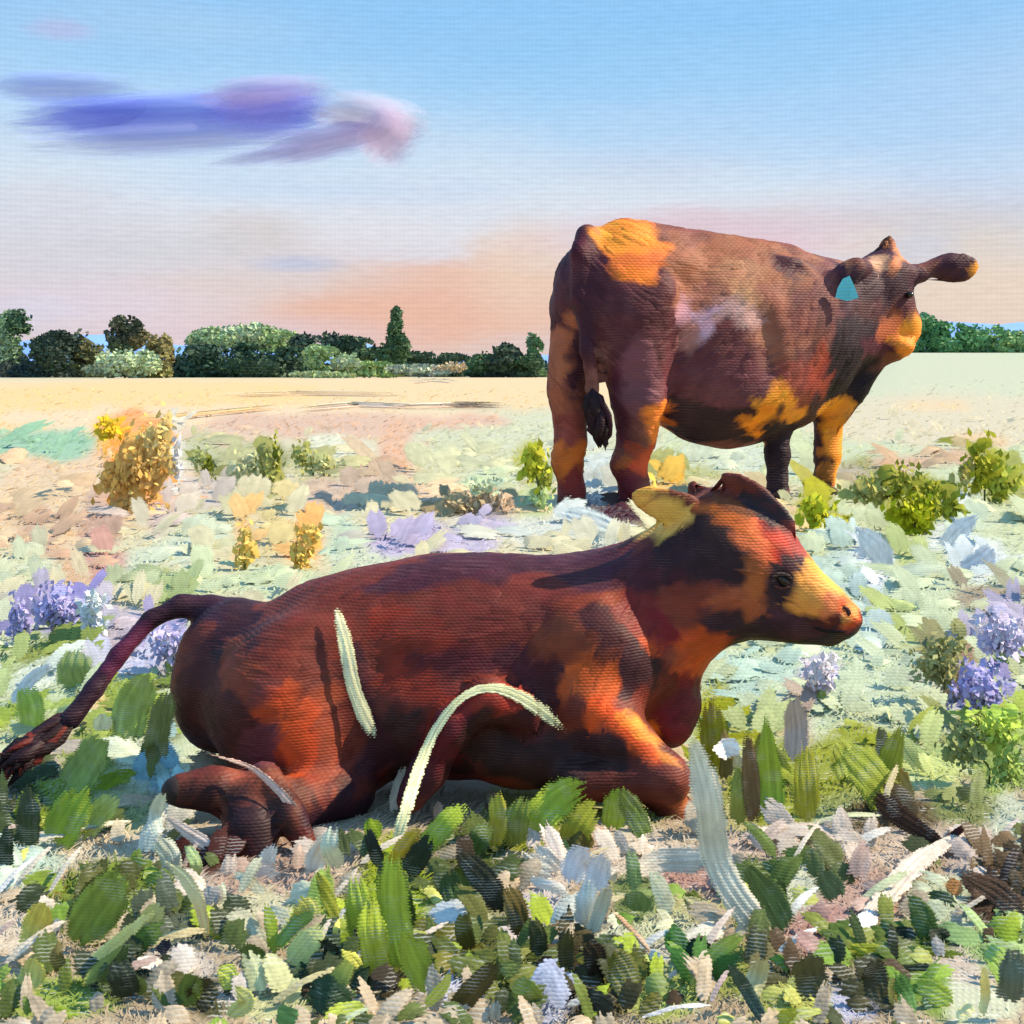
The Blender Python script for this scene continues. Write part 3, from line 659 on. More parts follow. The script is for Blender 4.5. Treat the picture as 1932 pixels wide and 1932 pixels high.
# ================================================================ GROUND
def rise(x, Y):
    u = x/max(Y, 1)
    a = min(1, max(0, (u-.16)/.12)); b = min(1, max(0, (Y-25)/135)); a = a*a*(3-2*a); b = b*b*(3-2*b)
    return 2.75*a*b
GD = [  # patches of ground cover, one of them a painted cow shadow: px, py, rx, ry, angle, colour   (later ones lie over earlier ones)
 (966,740,1400,28,0,(236,210,165)), (300,745,330,26,0,(238,208,150)), (60,780,120,30,0,(240,208,150)), (500,790,500,24,0,(236,214,180)),
 (1750,730,300,70,0,(206,212,184)), (1780,790,260,50,0,(216,208,182)), (1760,765,70,10,0,(228,205,165)), (1850,830,60,14,0,(228,200,160)),
 (1000,850,260,70,0,(208,212,184)), (620,800,230,22,0,(216,186,164)), (860,795,110,14,0,(218,184,160)), (380,830,120,24,0,(220,196,172)), (250,900,240,60,0,(226,200,168)),
 (90,838,95,26,0,(158,196,168)), (330,870,22,90,0,(222,220,204)), (110,960,150,70,0,(224,202,170)), (190,1000,40,80,0,(196,168,150)), (80,1000,40,50,0,(200,172,148)), (330,960,60,60,0,(210,196,190)),
 (255,865,52,96,0,(236,160,84)), (205,815,26,34,0,(238,180,66)), (280,810,50,30,0,(238,168,92)), (240,940,40,24,0,(240,178,110)), (330,900,14,70,0,(240,236,225)),
 (380,855,40,34,0,(188,190,150)), (470,885,66,52,0,(186,188,148)), (500,890,30,52,0,(158,160,100)), (392,885,16,24,0,(124,128,54)), (520,862,10,32,0,(128,130,60)), (400,930,60,30,0,(206,196,186)),
 (640,845,70,24,0,(224,226,206)), (585,872,50,34,0,(184,184,136)), (568,858,14,18,0,(150,152,84)), (745,860,30,70,0,(222,184,156)), (690,915,70,34,0,(196,176,154)), (620,930,60,40,0,(206,186,168)),
 (800,900,30,60,0,(226,200,170)), (880,880,80,50,0,(206,208,176)), (870,950,70,26,0,(172,156,124)), (950,945,50,18,0,(178,156,130)), (920,905,40,22,0,(206,218,184)), (1005,875,32,46,0,(172,174,66)), (1010,950,30,30,0,(190,205,150)),
 (400,1010,80,50,0,(206,208,176)), (330,1040,110,30,12,(204,214,192)), (460,1035,22,46,0,(238,186,116)), (575,1030,28,46,8,(238,180,106)), (520,1000,30,60,0,(214,200,150)), (650,1010,36,50,0,(196,214,192)), (700,1060,60,30,0,(204,212,190)),
 (770,1020,78,34,0,(190,182,210)), (910,995,60,28,0,(190,184,206)), (880,1030,60,16,0,(196,190,214)), (1000,1000,60,30,0,(214,220,212)), (1110,1000,80,30,-14,(214,224,222)), (1150,960,90,34,-10,(70,36,50)),  # the last, dark one paints the standing cow's shadow on the ground
 (190,1060,44,44,0,(200,160,150)), (130,1070,40,40,0,(208,180,150)), (330,1110,80,30,0,(166,184,132)), (250,1100,60,26,0,(186,196,160)), (480,1100,140,30,0,(202,214,180)), (60,1080,50,40,0,(206,214,186)),
 (110,1160,50,44,0,(164,158,200)), (32,1180,24,44,0,(146,142,184)), (178,1160,28,54,-14,(206,214,236)), (160,1140,16,30,0,(140,136,190)), (230,1190,60,50,0,(192,184,196)),
 (100,1270,120,60,0,(170,186,130)), (120,1240,70,40,0,(140,156,90)), (60,1290,70,26,30,(214,226,216)), (60,1350,60,50,0,(150,172,84)), (130,1330,50,40,0,(196,212,180)),
 (300,1200,56,40,0,(170,162,206)), (240,1260,60,34,20,(204,206,230)), (320,1240,40,40,0,(206,200,210)), (250,1330,90,60,0,(150,170,84)), (320,1330,40,60,0,(112,120,74)), (180,1350,40,40,0,(222,200,150)),
 (160,1430,110,60,0,(150,166,92)), (90,1440,30,50,0,(200,190,178)), (120,1530,110,60,0,(140,160,54)), (45,1510,34,70,0,(64,76,50)), (10,1600,20,60,0,(56,70,44)), (270,1440,50,60,0,(206,216,192)), (310,1450,22,50,0,(158,198,212)),
 (230,1530,60,50,0,(180,190,140)), (400,1440,80,30,0,(206,212,176)), (170,1600,130,36,6,(214,204,184)), (60,1640,70,60,0,(196,214,200)), (330,1600,60,60,0,(210,206,190)),
 (100,1670,50,20,0,(190,130,90)), (200,1700,110,70,20,(122,142,62)), (170,1720,60,40,30,(84,88,50)), (360,1620,60,40,0,(76,44,40)), (380,1700,60,60,0,(200,190,180)), (520,1650,110,70,0,(188,166,152)), (480,1740,90,60,0,(206,206,180)),
 (330,1760,60,60,0,(90,100,84)), (300,1840,120,50,0,(206,200,194)), (40,1760,50,60,0,(214,204,188)), (100,1880,160,40,0,(150,172,90)), (240,1850,50,50,0,(50,58,46)), (400,1880,60,40,0,(72,76,44)), (470,1880,60,30,0,(206,200,196)),
 (600,1740,60,60,0,(176,192,100)), (640,1800,60,60,0,(150,168,76)), (610,1870,80,50,0,(54,72,52)), (520,1900,60,30,0,(200,204,160)), (620,1600,60,50,0,(200,188,176)), (740,1720,80,140,0,(150,168,54)), (720,1860,60,40,0,(62,58,44)),
 (830,1780,50,60,0,(212,220,226)), (880,1690,90,60,0,(80,92,54)), (850,1560,70,40,0,(188,170,150)), (900,1740,60,40,0,(184,188,150)), (880,1800,40,50,0,(100,100,44)), (860,1880,60,40,0,(206,210,230)), (940,1850,70,50,0,(104,112,58)), (960,1780,50,40,0,(96,100,56)),
 (1010,1560,100,60,0,(150,162,60)), (900,1600,70,50,0,(84,96,50)), (1030,1500,110,30,0,(184,192,110)), (1130,1540,110,60,0,(140,152,62)), (1180,1590,60,40,0,(200,196,180)), (1110,1580,50,30,0,(200,176,160)), (1240,1620,110,40,0,(212,202,188)),
 (1030,1740,60,70,0,(206,200,204)), (1010,1650,60,40,0,(214,204,196)), (1080,1740,40,50,0,(214,214,200)), (1030,1890,44,44,0,(194,200,222)), (1000,1830,50,50,0,(100,112,60)), (1120,1820,60,60,0,(72,66,42)), (1190,1860,50,50,0,(104,108,52)), (1130,1900,60,30,0,(66,64,44)), (1160,1780,40,40,0,(204,210,190)),
 (1290,1670,70,50,0,(182,152,146)), (1200,1700,60,50,0,(120,138,88)), (1310,1720,60,34,0,(188,188,140)), (1260,1760,60,50,0,(196,200,170)), (1300,1800,80,40,0,(206,206,196)), (1320,1850,60,40,0,(70,110,54)), (1400,1840,70,50,0,(150,160,90)), (1260,1880,60,50,0,(170,184,110)),
 (1440,1690,60,80,-30,(96,114,60)), (1420,1500,90,90,0,(180,178,130)), (1480,1480,110,90,0,(148,160,66)), (1400,1400,70,60,0,(186,200,150)), (1450,1600,110,34,0,(206,190,178)), (1600,1600,110,36,0,(208,194,180)), (1550,1750,70,66,0,(182,150,144)), (1560,1660,40,30,0,(104,112,70)), (1500,1680,40,50,0,(206,214,200)),
 (1650,1680,70,50,0,(188,164,154)), (1480,1850,80,50,0,(88,88,60)), (1500,1900,80,40,0,(180,186,110)), (1640,1790,90,40,0,(120,130,66)), (1720,1800,120,44,0,(92,112,54)), (1620,1900,50,34,0,(194,198,226)), (1680,1870,70,50,0,(66,68,46)), (1780,1880,80,50,0,(120,152,64)), (1850,1900,70,40,0,(206,212,190)), (1830,1820,60,50,0,(200,190,180)), (1880,1780,60,60,0,(150,176,120)),
 (1640,1440,110,70,0,(150,160,60)), (1600,1530,80,40,0,(150,164,110)), (1680,1540,110,40,0,(96,84,60)), (1730,1600,60,40,0,(204,190,176)), (1850,1620,80,50,0,(188,176,170)), (1800,1700,90,50,0,(196,206,180)), (1900,1650,60,60,0,(96,80,60)), (1860,1700,40,50,0,(70,54,44)), (1900,1560,40,60,0,(196,206,190)),
 (1700,1140,330,130,0,(200,212,182)), (1600,1090,60,60,0,(186,206,196)), (1650,1180,30,90,0,(186,206,206)), (1560,1290,180,60,0,(198,212,186)), (1420,1290,90,60,0,(188,212,200)), (1500,1340,90,40,0,(190,206,180)),
 (1640,905,90,34,0,(156,156,96)), (1700,930,50,40,0,(140,144,60)), (1730,955,60,56,0,(160,164,44)), (1850,890,46,60,0,(150,152,54)), (1900,920,50,40,0,(160,164,70)), (1790,940,30,24,0,(130,136,54)), (1600,900,60,20,0,(176,166,140)), (1750,870,110,16,0,(206,178,150)),
 (1540,970,46,40,0,(172,172,60)), (1620,1020,46,16,-52,(216,226,234)), (1660,1060,30,40,0,(214,224,232)), (1830,985,40,60,0,(200,214,190)), (1800,1000,70,18,40,(222,230,232)), (1850,1060,70,34,0,(214,224,226)), (1740,1060,50,26,0,(186,198,140)), (1690,1150,34,20,0,(176,190,130)),
 (1300,885,90,30,0,(176,180,120)), (1380,860,90,26,0,(206,216,196)), (1400,920,110,20,0,(212,206,176)), (1130,900,40,50,0,(206,216,214)), (1250,920,40,10,0,(244,196,90)), (1430,1000,60,60,0,(226,200,160)),
 (1720,1200,40,30,0,(170,184,120)), (1780,1235,58,50,0,(150,150,112)), (1810,1270,30,40,0,(176,150,128)), (1880,1180,60,60,0,(180,176,200)), (1870,1130,50,30,0,(160,150,130)), (1850,1300,60,48,0,(160,156,204)), (1545,1275,34,40,0,(204,202,216)), (1900,1240,40,40,0,(130,150,90)),
 (1820,1405,50,54,0,(148,154,104)), (1890,1370,60,40,0,(172,190,96)), (1890,1450,60,50,0,(150,170,100)), (1760,1450,60,40,0,(190,204,140)), (1350,1360,50,60,0,(150,156,44)), (1500,1360,30,60,0,(190,170,160)), (1820,1520,60,40,0,(130,140,90)),
]
def ground_colour(px, py, x, Y, r, jitterk=1.0):
    n1 = noise.noise(Vector((px*.018, py*.03, 3.1))); n2 = noise.noise(Vector((px*.018, py*.03, 9.7)))
    qx, qy = px+n1*26, py+n2*20*min(1, (py-700)/160)
    base = (200,210,176) if px > 1250 or py > 1180 else (214,209,178)
    if py > 1430: base = (186,172,150)
    # beyond the photograph the same meadow goes on in like patches
    if qx < 0: qx = -qx
    qx = qx % 3864
    if qx > 1932: qx = 3864-qx
    if qy > 1950: qy = max(1450, 3900-qy)
    for g in reversed(GD):
        gx, gy, rx, ry, an, c = g
        dx, dy = qx-gx, qy-gy
        if abs(dx) > 1.2*max(rx, ry) or abs(dy) > 1.2*max(rx, ry): continue
        if an:
            ca, sa = math.cos(R(an)), math.sin(R(an)); dx, dy = dx*ca-dy*sa, dx*sa+dy*ca
        if (dx/rx)**2+(dy/ry)**2 < 1: return c
    return base
LITG = .73
def albedo_of(c, k=LITG):
    m_ = sum(c)/3; c = tuple(min(250, max(8, m_+(v-m_)*1.12)) for v in c)
    a = L(c, k*1.03, .85); return (min(.86, a[0]*.98), a[1]*.97, a[2]*.95)
# rows of the sheet grow with distance, so that far ground stays cheap
rows = [1.1]
while rows[-1] < 3000:
    Y = rows[-1]; rows.append(Y+max(.008, min(Y*Y*.0026, Y*.25)))
us = list(np.linspace(-.40, .40, 270)); us = [-6, -3, -1.6, -1.2]+list(np.linspace(-.95, -.41, 90))+us+list(np.linspace(.41, .95, 90))+[1.2, 1.6, 3, 6]
rows = [-40, -8, -2, 0, .6, .9]+rows
gv = []; gc_ = []; r0 = random.Random(1)
for Y in rows:
    for u in us:
        x = u*max(Y, 1.1)
        if abs(u) > 1: x = u*max(Y, 8)
        z = rise(x, Y)
        z += .010*noise.noise(Vector((x*5, Y*5, 0)))*(1 if Y < 12 else .3)
        gv.append((x, Y, z))
        if Y > .5:
            px = CX+x/Y*F; py = HZ+(H-rise(x, Y))/Y*F
            c = ground_colour(px, py, x, Y, r0)
        else: c = (200,208,172)
        gc_.append(albedo_of(c))
nu = len(us); gf = [(i*nu+j, i*nu+j+1, (i+1)*nu+j+1, (i+1)*nu+j) for i in range(len(rows)-1) for j in range(nu-1)]
gc_ = np.array(gc_); gi = gc_.reshape(len(rows), nu, 3)
gs = gi.copy()
for _ in range(3): gs[1:-1, 1:-1] = gs[1:-1, 1:-1]*.4+(gs[:-2, 1:-1]+gs[2:, 1:-1]+gs[1:-1, :-2]+gs[1:-1, 2:])*.15
rows_a = np.array(rows); us_a = np.array(us)
def cover_at(x, Y):
    i = min(len(rows)-1, int(np.searchsorted(rows_a, Y))); j = min(nu-1, int(np.searchsorted(us_a, x/Y)))
    return gs[i, j]
class Ribbons:
    """many thin grass blades in one mesh: three-step tapering ribbons"""
    def __init__(s): s.v = []; s.c = []
    def add(s, base, d, side, w_, bend, c):
        b = np.array(base); d = np.array(d); sd = np.array(side)*w_*.5
        for f, ww in ((0, 1), (.35, 1.05), (.7, .75), (1, .12)):
            p = b+d*f+np.array(bend)*f*f; s.v.append(p-sd*ww); s.v.append(p+sd*ww)
        s.c.append(np.tile(c, (8, 1)))
    def build(s, name, mat):
        n = len(s.c); f = [(8*i+2*k, 8*i+2*k+1, 8*i+2*k+3, 8*i+2*k+2) for i in range(n) for k in range(3)]
        return mesh_obj(name, np.array(s.v), f, mat, None, np.vstack(s.c))
ground = mesh_obj('ground', gv, gf, M_ground, None, gs.reshape(-1, 3)); tag(ground, kind='structure')

# low fine grass of the field, coloured by the patch it grows in
r = random.Random(21); RB = Ribbons()
def project(x, Y): return CX+x/Y*F, HZ+(H-rise(x, Y))/Y*F
for i in range(84000):
    py = 735+(1990-735)*r.random()**.9; Y = GY(py); x = r.uniform(-.60, .60)*Y
    px, pyy = project(x, Y)
    if 330 < px < 1320 and 1340 < py < 1500: continue
    c = cover_at(x, Y)
    k = Y/F; near = max(0, min(1, (py-900)/600)); h = k*r.uniform(9, 22+20*near)*(1 if py > 800 else .5); wdt = k*r.uniform(2.2, 5.5)
    th = r.gauss(.25, .6); g = noise.noise(Vector((x*1.5/Y*8, Y*.8, 5)))*.8
    d = np.array([math.sin(th+g)*1.1, math.cos(th)*.55, .62])*h; sd = np.array([math.cos(th+g), r.uniform(-.3, .3), -.15])
    RB.add((x, Y, rise(x, Y)-.002), d, sd, wdt, (r.uniform(-.3, .5)*h, r.uniform(-.1, .3)*h, -.25*h), np.clip(c*(1.06+r.uniform(-.10, .12)), .002, .9))
o = RB.build('meadow_grass', M_tuft); tag(o, 'soft pale fine grass growing across the open field', 'grass', kind='stuff')
# broad soft herbs lying in it, here and there
A = Acc(); r = random.Random(22)
for i in range(2150):
    py = 790+(1430-790)*r.random()**.9; Y = GY(py); x = r.uniform(-.60, .60)*Y; px, pyy = project(x, Y)
    if 330 < px < 1320 and 1330 < py < 1500: continue
    c = cover_at(x, Y); k = Y/F; h = k*r.uniform(40, 130)*(1 if py > 840 else .5); wdt = k*r.uniform(20, 60)*(1 if py > 840 else .4)
    c = c*.55+.45*np.array(albedo_of(ground_colour(px, pyy, x, Y, r), .95))
    if r.random() < .5: d = Vector((r.gauss(0, .35), .8, .50))*h*.9
    else: d = Vector((r.choice((-1, 1))*r.uniform(.3, 1.6), r.uniform(-.2, .9), r.uniform(.02, .22)))*h*.7
    base = Vector((x, Y, rise(x, Y)+.004*k*F/4)); top = base+d; mid = (base+top)/2+Vector((0, 0, h*.06))
    A.add(*brush_blade([base, mid, top], wdt, (r.uniform(-.1, .1), -.45, .9), wdt*.009, tuple(np.clip(c*(1.0+r.uniform(-.07, .07)), .002, .9)), n=4, K=7, r=r, cj=.08, rag=.35, taper=.7))
o = A.build('meadow_herbs', M_tuft); tag(o, 'low broad leaved herbs scattered through the pale grass', 'herbs', kind='stuff')

# undergrowth at our feet
A = Acc(); r = random.Random(33)
PAL = [(74,88,54), (120,132,66), (150,168,64), (204,208,176), (214,214,222), (190,168,152), (66,74,52), (196,200,116), (84,98,54), (226,214,190), (70,58,44), (120,150,70), (60,70,48), (78,92,54), (236,230,220)]
for i in range(2350):
    py = r.uniform(1440, 2000); Y = GY(py); x = r.uniform(-.60, .60)*Y; px, pyy = project(x, Y)
    if 340 < px < 1300 and py < 1610 and r.random() < .7: continue
    c = np.array(albedo_of(ground_colour(px, min(pyy, 1945), x, Y, r), .95))
    if c.max() > .24 and r.random() < .62: continue
    if r.random() < .15 or (py > 1800 and r.random() < .25): c = np.array(albedo_of(r.choice(PAL[:3]+PAL[6:9]+PAL[10:14]), 1.0))
    k = Y/F; h = k*r.uniform(36, 110); wdt = k*r.uniform(22, 60)
    if r.random() < .6: th = r.gauss(0, .8); d = Vector((math.sin(th), math.cos(th)*.7, .7*math.cos(th)+.15)).normalized()*h
    else: d = Vector((r.choice((-1, 1))*r.uniform(.6, 1.4), r.uniform(-.5, .9), r.uniform(.05, .4)))*h*.8
    base = Vector((x, Y, .002)); top = base+d; mid = (base+top)/2+Vector((0, 0, h*.10))
    A.add(*brush_blade([base, mid, top], wdt, (r.uniform(-.4, .4), -.7, .8), wdt*.04, tuple(np.clip(c*(1.05+r.uniform(-.12, .12)), .002, .9)), n=r.choice((3, 4)), K=7, r=r, cj=.18, rag=.3, taper=.55))
for i in range(45):          # broken straws
    py = r.uniform(1540, 1960); Y = GY(py); x = r.uniform(-.40, .40)*Y; k = Y/F; h = k*r.uniform(60, 170); an = r.choice((-.6, .6, 1.0, -1.1, .2))+r.gauss(0, .25)
    c = r.choice([(226,214,192), (206,180,168), (222,206,190), (214,200,150), (206,214,170), (230,228,222)])
    base = Vector((x, Y, .006)); top = base+Vector((math.cos(an)*h, abs(math.sin(an))*h*.5, abs(math.sin(an))*h*.5+.01)); mid = (base+top)/2+Vector((0, 0, h*.07))
    A.add(*brush_blade([base, mid, top], k*r.uniform(8, 22), (0, -.7, .8), k*.9, jit(L(c, 1.0), .06, r), n=3, K=9, r=r, cj=.08, rag=.06, taper=.7))
o = A.build('undergrowth', M_near); tag(o, 'tangled low green and straw coloured herbs in front of the calf', 'undergrowth', kind='stuff')

# ================================================================ PLANTS AND STALKS (things; every leaf a part)
def leaf_obj(name, pts, width, color, parent, org, Y=None, flat=False, i=0, k=1.2, M=10, K=12, seed=0, lit=1.0, thick=.28, hug=False):
    r = random.Random(seed+i*17)
    if flat: k *= .72
    width = [w_*1.2 for w_ in width] if isinstance(width, (list, tuple)) else width*1.2
    low = max(p[1] for p in pts); Yb = Y or GY(low+4)
    sc = Yb/F
    P = []
    if hug:
        pts = [tuple(np.array(pts[i])*(1-f)+np.array(pts[i+1])*f) for i in range(len(pts)-1) for f in (0, .34, .67)]+[pts[-1]]
        if isinstance(width, (list, tuple)): width = list(np.interp(np.linspace(0, 1, len(pts)), np.linspace(0, 1, len(width)), width))
        wd_ = width
    for j, (a, b) in enumerate(pts):
        if hug:
            dr_ = (W(a, b, 1)-Vector((0, 0, H))).normalized(); hit = bvh_calf.ray_cast(Vector((0, 0, H)), dr_)[0]
            P.append(W(a, b, hit.y-.011 if hit is not None else Yb))
        elif flat:
            y = GY(b); P.append(Vector(((a-CX)/F*y, y, .012+.004*(i % 5)+.02*math.sin(math.pi*j/max(1, len(pts)-1)))))
        else:
            y = Yb-.003*i+.02*r.uniform(-1, 1)*(1 if j else 0)
            P.append(W(a, b, y))
    if hug:
        ys = np.array([p.y for p in P])
        lo_ = np.array([ys[max(0, i-1):i+2].min() for i in range(len(ys))])
        for _ in range(3): lo_[1:-1] = np.minimum(lo_[1:-1], lo_[:-2]*.25+lo_[1:-1]*.5+lo_[2:]*.25)
        P = [W(pts[i][0], pts[i][1], float(lo_[i])) for i in range(len(P))]
    wd = [w_*sc for w_ in width] if isinstance(width, (list, tuple)) else width*sc
    mw = max(wd) if isinstance(wd, list) else wd
    nrm = (r.uniform(-.25, .25), -.25 if flat else -1, 1 if flat else .35)
    ln = sum((P[j+1]-P[j]).length for j in range(len(P)-1))
    nb = max(2, min(8, int(round((max(width) if isinstance(width, (list, tuple)) else width)/7.0))))
    v, f, c = brush_blade(P, wd, nrm, mw/nb*.34, jit(L(color, k, .88), .05, r), n=nb, K=K, r=r, rag=min(.2, .5*mw/max(ln, 1e-3)) if len(P) < 5 else .02, taper=.92 if len(P) > 4 else .55)
    o = mesh_obj(name, np.array(v)-np.array(org), f, M_near, parent, c)
    return o
cnt = [0]
bvh_calf = BVHTree.FromPolygons([tuple(v) for v in V], [tuple(int(i) for i in q) for q in Q])
def plant(name, label, cat, leaves, group=None, Y=None, part='leaf'):
    lx = sum(p[0] for l in leaves for p in l[0])/sum(len(l[0]) for l in leaves); ly = max(p[1] for l in leaves for p in l[0])
    Yb = Y or GY(ly+4); org = W(lx, HZ+H*F/Yb, Yb); org.z = 0
    root = empty(name, org); tag(root, label, cat, group)
    for i, l in enumerate(leaves):
        cnt[0] += 1
        kw = l[3] if len(l) > 3 else {}
        kw = dict(kw); nm = kw.pop('name', part); kw.setdefault('Y', Y); kw.setdefault('k', 1.3)
        leaf_obj(nm, l[0], l[1], l[2], root, org, i=i, seed=cnt[0]*31, **kw)
    return root
def cluster(name, label, cat, blobs, group=None, part='foliage', stem=(120,130,80), dens=1.0, leaf=5.0, kk=1.25):
    """a bushy plant: small leaves through each blob (px, py, rx, ry, colour); stands where its lowest blob meets the ground"""
    low = max(b[1]+b[3] for b in blobs); Yb = GY(low); k = Yb/F; cx = sum(b[0] for b in blobs)/len(blobs)
    org = Vector(((cx-CX)*k, Yb, rise((cx-CX)*k, Yb))); root = empty(name, org); tag(root, label, cat, group); cnt[0] += 1; r = random.Random(cnt[0]*7)
    for (px, py, rx, ry, c) in blobs:
        A = Acc(); m = int(rx*ry*.10*dens)+14
        for i in range(int(9+rx*ry/160)):
            ox, oy = r.gauss(0, .42)*rx, r.gauss(0, .42)*ry; hl = r.uniform(.45, .9)*max(ry, rx*.8); lean = r.gauss(0, .35)
            P_ = [W(px+ox-lean*hl*.6, min(py+oy+hl*.6, low+1), Yb+r.uniform(-.4, .4)*rx*k), W(px+ox, py+oy, Yb), W(px+ox+lean*hl*.6, py+oy-hl*.6, Yb+hl*k*.5)]
            A.add(*brush_blade(P_, rx*k*r.uniform(.5, .95), (r.uniform(-.2, .2), -.6, .8), k*.7, jit(albedo_of(c, kk*.95), .07, r), n=3, K=7, r=r, cj=.12, rag=.3, taper=.75))
        for i in range(m):
            th = r.uniform(0, 6.283); rr = min(1.25, abs(r.gauss(0, .62))); u = Vector((math.cos(th)*rr, r.uniform(-.6, .6), math.sin(th)*rr))
            u *= 1+.18*math.sin(th*3+px)+.1*math.sin(th*7)
            p = W(px+u.x*rx, py-u.z*ry, Yb+u.y*rx*k); p.z = max(p.z, .004)
            sz = k*leaf*r.uniform(.6, 1.5); e1 = Vector((r.gauss(0, .7), r.gauss(0, .5), 1+r.gauss(0, .5))).normalized()*sz*1.5; e2 = e1.cross(Vector((r.gauss(0, .4), -1, r.gauss(1.1, .4)))).normalized()*sz*.8
            A.add([p-e1, p-e1*.2+e2, p+e1, p-e1*.2-e2], [(0, 1, 2, 3)], jit(albedo_of(c, kk), .10, r))
        o = A.build(part, M_tuft, root); o.data.transform(Matrix.Translation(-org))
    lo = cx if len(blobs) > 1 else blobs[0][0]
    v, f, c2 = stroke([(0, 0, -.01), (0, 0, (low-blobs[0][1])*k*.5), ((blobs[0][0]-cx)*k, 0, (low-blobs[0][1])*k)], k*4, (0, -1, 0), k*4, L(stem, .6), r=r)
    mesh_obj('stem', v, f, M_tuft, root, np.tile(c2, (len(v), 1)))
    return root
G1 = 'leafy plants in front of the calf'
LG = (158,180,62); DG = (66,78,50)
plant('leafy_plant', 'tall lime green leafy plant with dark inner leaves below the calf belly', 'plant', [
 ([(690,1800),(678,1710),(668,1640)],56,(162,180,66)), ([(765,1840),(742,1740),(738,1650),(745,1598)],62,LG), ([(815,1880),(785,1810),(765,1745)],56,(150,172,62)),
 ([(716,1850),(700,1760),(700,1680)],50,(160,176,60)), ([(738,1750),(722,1680),(718,1610)],22,DG), ([(778,1765),(765,1690),(752,1640)],26,(60,76,36)), ([(645,1625),(640,1560)],34,DG),
 ([(718,1640),(704,1595),(690,1560)],26,(44,50,38)), ([(765,1655),(795,1605),(815,1568)],42,(44,54,40)), ([(790,1610),(845,1550),(882,1515)],42,(150,172,58)), ([(730,1645),(768,1592),(800,1555)],30,(196,160,48)),
 ([(640,1745),(618,1690),(596,1640)],24,(130,136,48)), ([(700,1860),(750,1830)],44,(52,46,38)), ([(800,1900),(840,1860),(846,1830)],20,(176,190,70))], G1)
plant('leafy_plant', 'broad olive green plant spreading just under the calf belly', 'plant', [
 ([(1010,1600),(1012,1545),(1060,1500),(1115,1478)],62,(156,172,58)), ([(1070,1610),(1090,1560),(1130,1510)],54,(138,142,48)), ([(930,1605),(942,1540),(935,1488)],34,(176,166,60)), ([(1155,1565),(1162,1520),(1165,1480)],46,(140,168,62)),
 ([(1222,1590),(1195,1530),(1170,1490)],40,(104,122,58)), ([(970,1600),(975,1540),(990,1500)],44,(122,136,58)), ([(1120,1605),(1090,1580),(1060,1570)],34,(90,88,44)), ([(880,1625),(905,1580),(925,1548)],40,(80,98,46))], G1)
plant('leafy_plant', 'dark blackish green leaf clump between the lime plant and the white blossoms', 'plant', [
 ([(955,1730),(915,1660),(862,1602)],46,(58,60,46)), ([(900,1700),(880,1650),(870,1620)],44,(86,100,54)), ([(985,1770),(975,1710),(955,1665)],40,(96,84,44)), ([(860,1720),(850,1670),(846,1640)],40,(70,96,62)), ([(1020,1810),(1015,1760),(1000,1720)],32,(70,72,44))], G1)
plant('leafy_plant', 'small brown and olive leaf clump on pale ground right of the lime plant', 'plant', [
 ([(886,1795),(874,1755),(880,1715)],34,(108,96,40)), ([(890,1770),(930,1745),(975,1735)],26,(88,98,50)), ([(845,1915),(900,1860),(945,1810)],40,(78,70,36)), ([(960,1850),(940,1835),(990,1820)],30,(110,124,66)), ([(1010,1905),(995,1870),(960,1860)],44,(120,134,56)), ([(990,1840),(1020,1830),(1040,1800)],26,(80,62,44))], G1)
plant('leafy_plant', 'dark green clump with yellow green blades near the lower edge', 'plant', [
 ([(600,1840),(618,1795),(625,1770)],44,(46,58,46)), ([(665,1915),(620,1880),(580,1870)],62,(44,68,48)), ([(590,1905),(640,1850),(668,1800)],36,(190,196,100)), ([(690,1850),(672,1815),(640,1790)],20,(206,206,104)), ([(540,1830),(590,1770),(614,1740)],48,(200,206,126)),
 ([(560,1760),(580,1720),(560,1690)],48,(208,206,110)), ([(520,1790),(560,1740),(600,1720)],26,(130,160,74)), ([(625,1790),(632,1760),(640,1730)],12,(216,206,104)), ([(610,1930),(650,1910),(700,1905)],34,(176,190,80)), ([(560,1930),(520,1905)],36,(104,140,74))], G1)
plant('leafy_plant', 'rounded olive leaf clump with a black heart near the lower left', 'plant', [
 ([(245,1890),(228,1840),(212,1805)],50,(48,56,42)), ([(266,1880),(262,1840)],22,(110,130,70)), ([(400,1905),(385,1875),(362,1850)],48,(60,62,42)), ([(372,1900),(352,1870),(380,1840)],44,(98,112,48)), ([(440,1870),(430,1840),(410,1825)],36,(170,184,80)), ([(482,1845),(478,1800),(470,1775)],46,(108,128,64)), ([(430,1920),(470,1890),(440,1860)],30,(186,190,110))], G1)
plant('leafy_plant', 'broad green leaf clump with yellow streaks at the left edge', 'plant', [
 ([(130,1790),(190,1710),(240,1640)],84,(124,144,60)), ([(128,1750),(168,1690),(200,1640)],34,(82,84,44)), ([(236,1800),(278,1765),(316,1735)],40,(88,116,52)), ([(300,1800),(322,1770)],22,(48,54,74)), ([(130,1850),(210,1785),(300,1712)],22,(216,208,132)), ([(262,1752),(308,1706)],34,(232,206,128)), ([(268,1730),(306,1700)],12,(240,230,222)),
 ([(150,1860),(200,1820),(250,1780)],26,(140,150,80)), ([(180,1860),(225,1820),(240,1780)],24,(84,94,52)), ([(120,1840),(105,1800),(118,1770)],24,(90,86,50))], G1)
plant('yellow_flower', 'upright butter yellow bloom at the lower left corner', 'flower', [
 ([(62,1810),(68,1750),(88,1700)],50,(230,202,104),{'name': 'petal'}), ([(45,1880),(62,1840),(72,1805)],48,(214,206,128),{'name': 'petal'}), ([(104,1760),(112,1730)],18,(230,226,214),{'name': 'petal'}), ([(52,1920),(50,1870)],16,(120,140,60),{'name': 'stem'})])
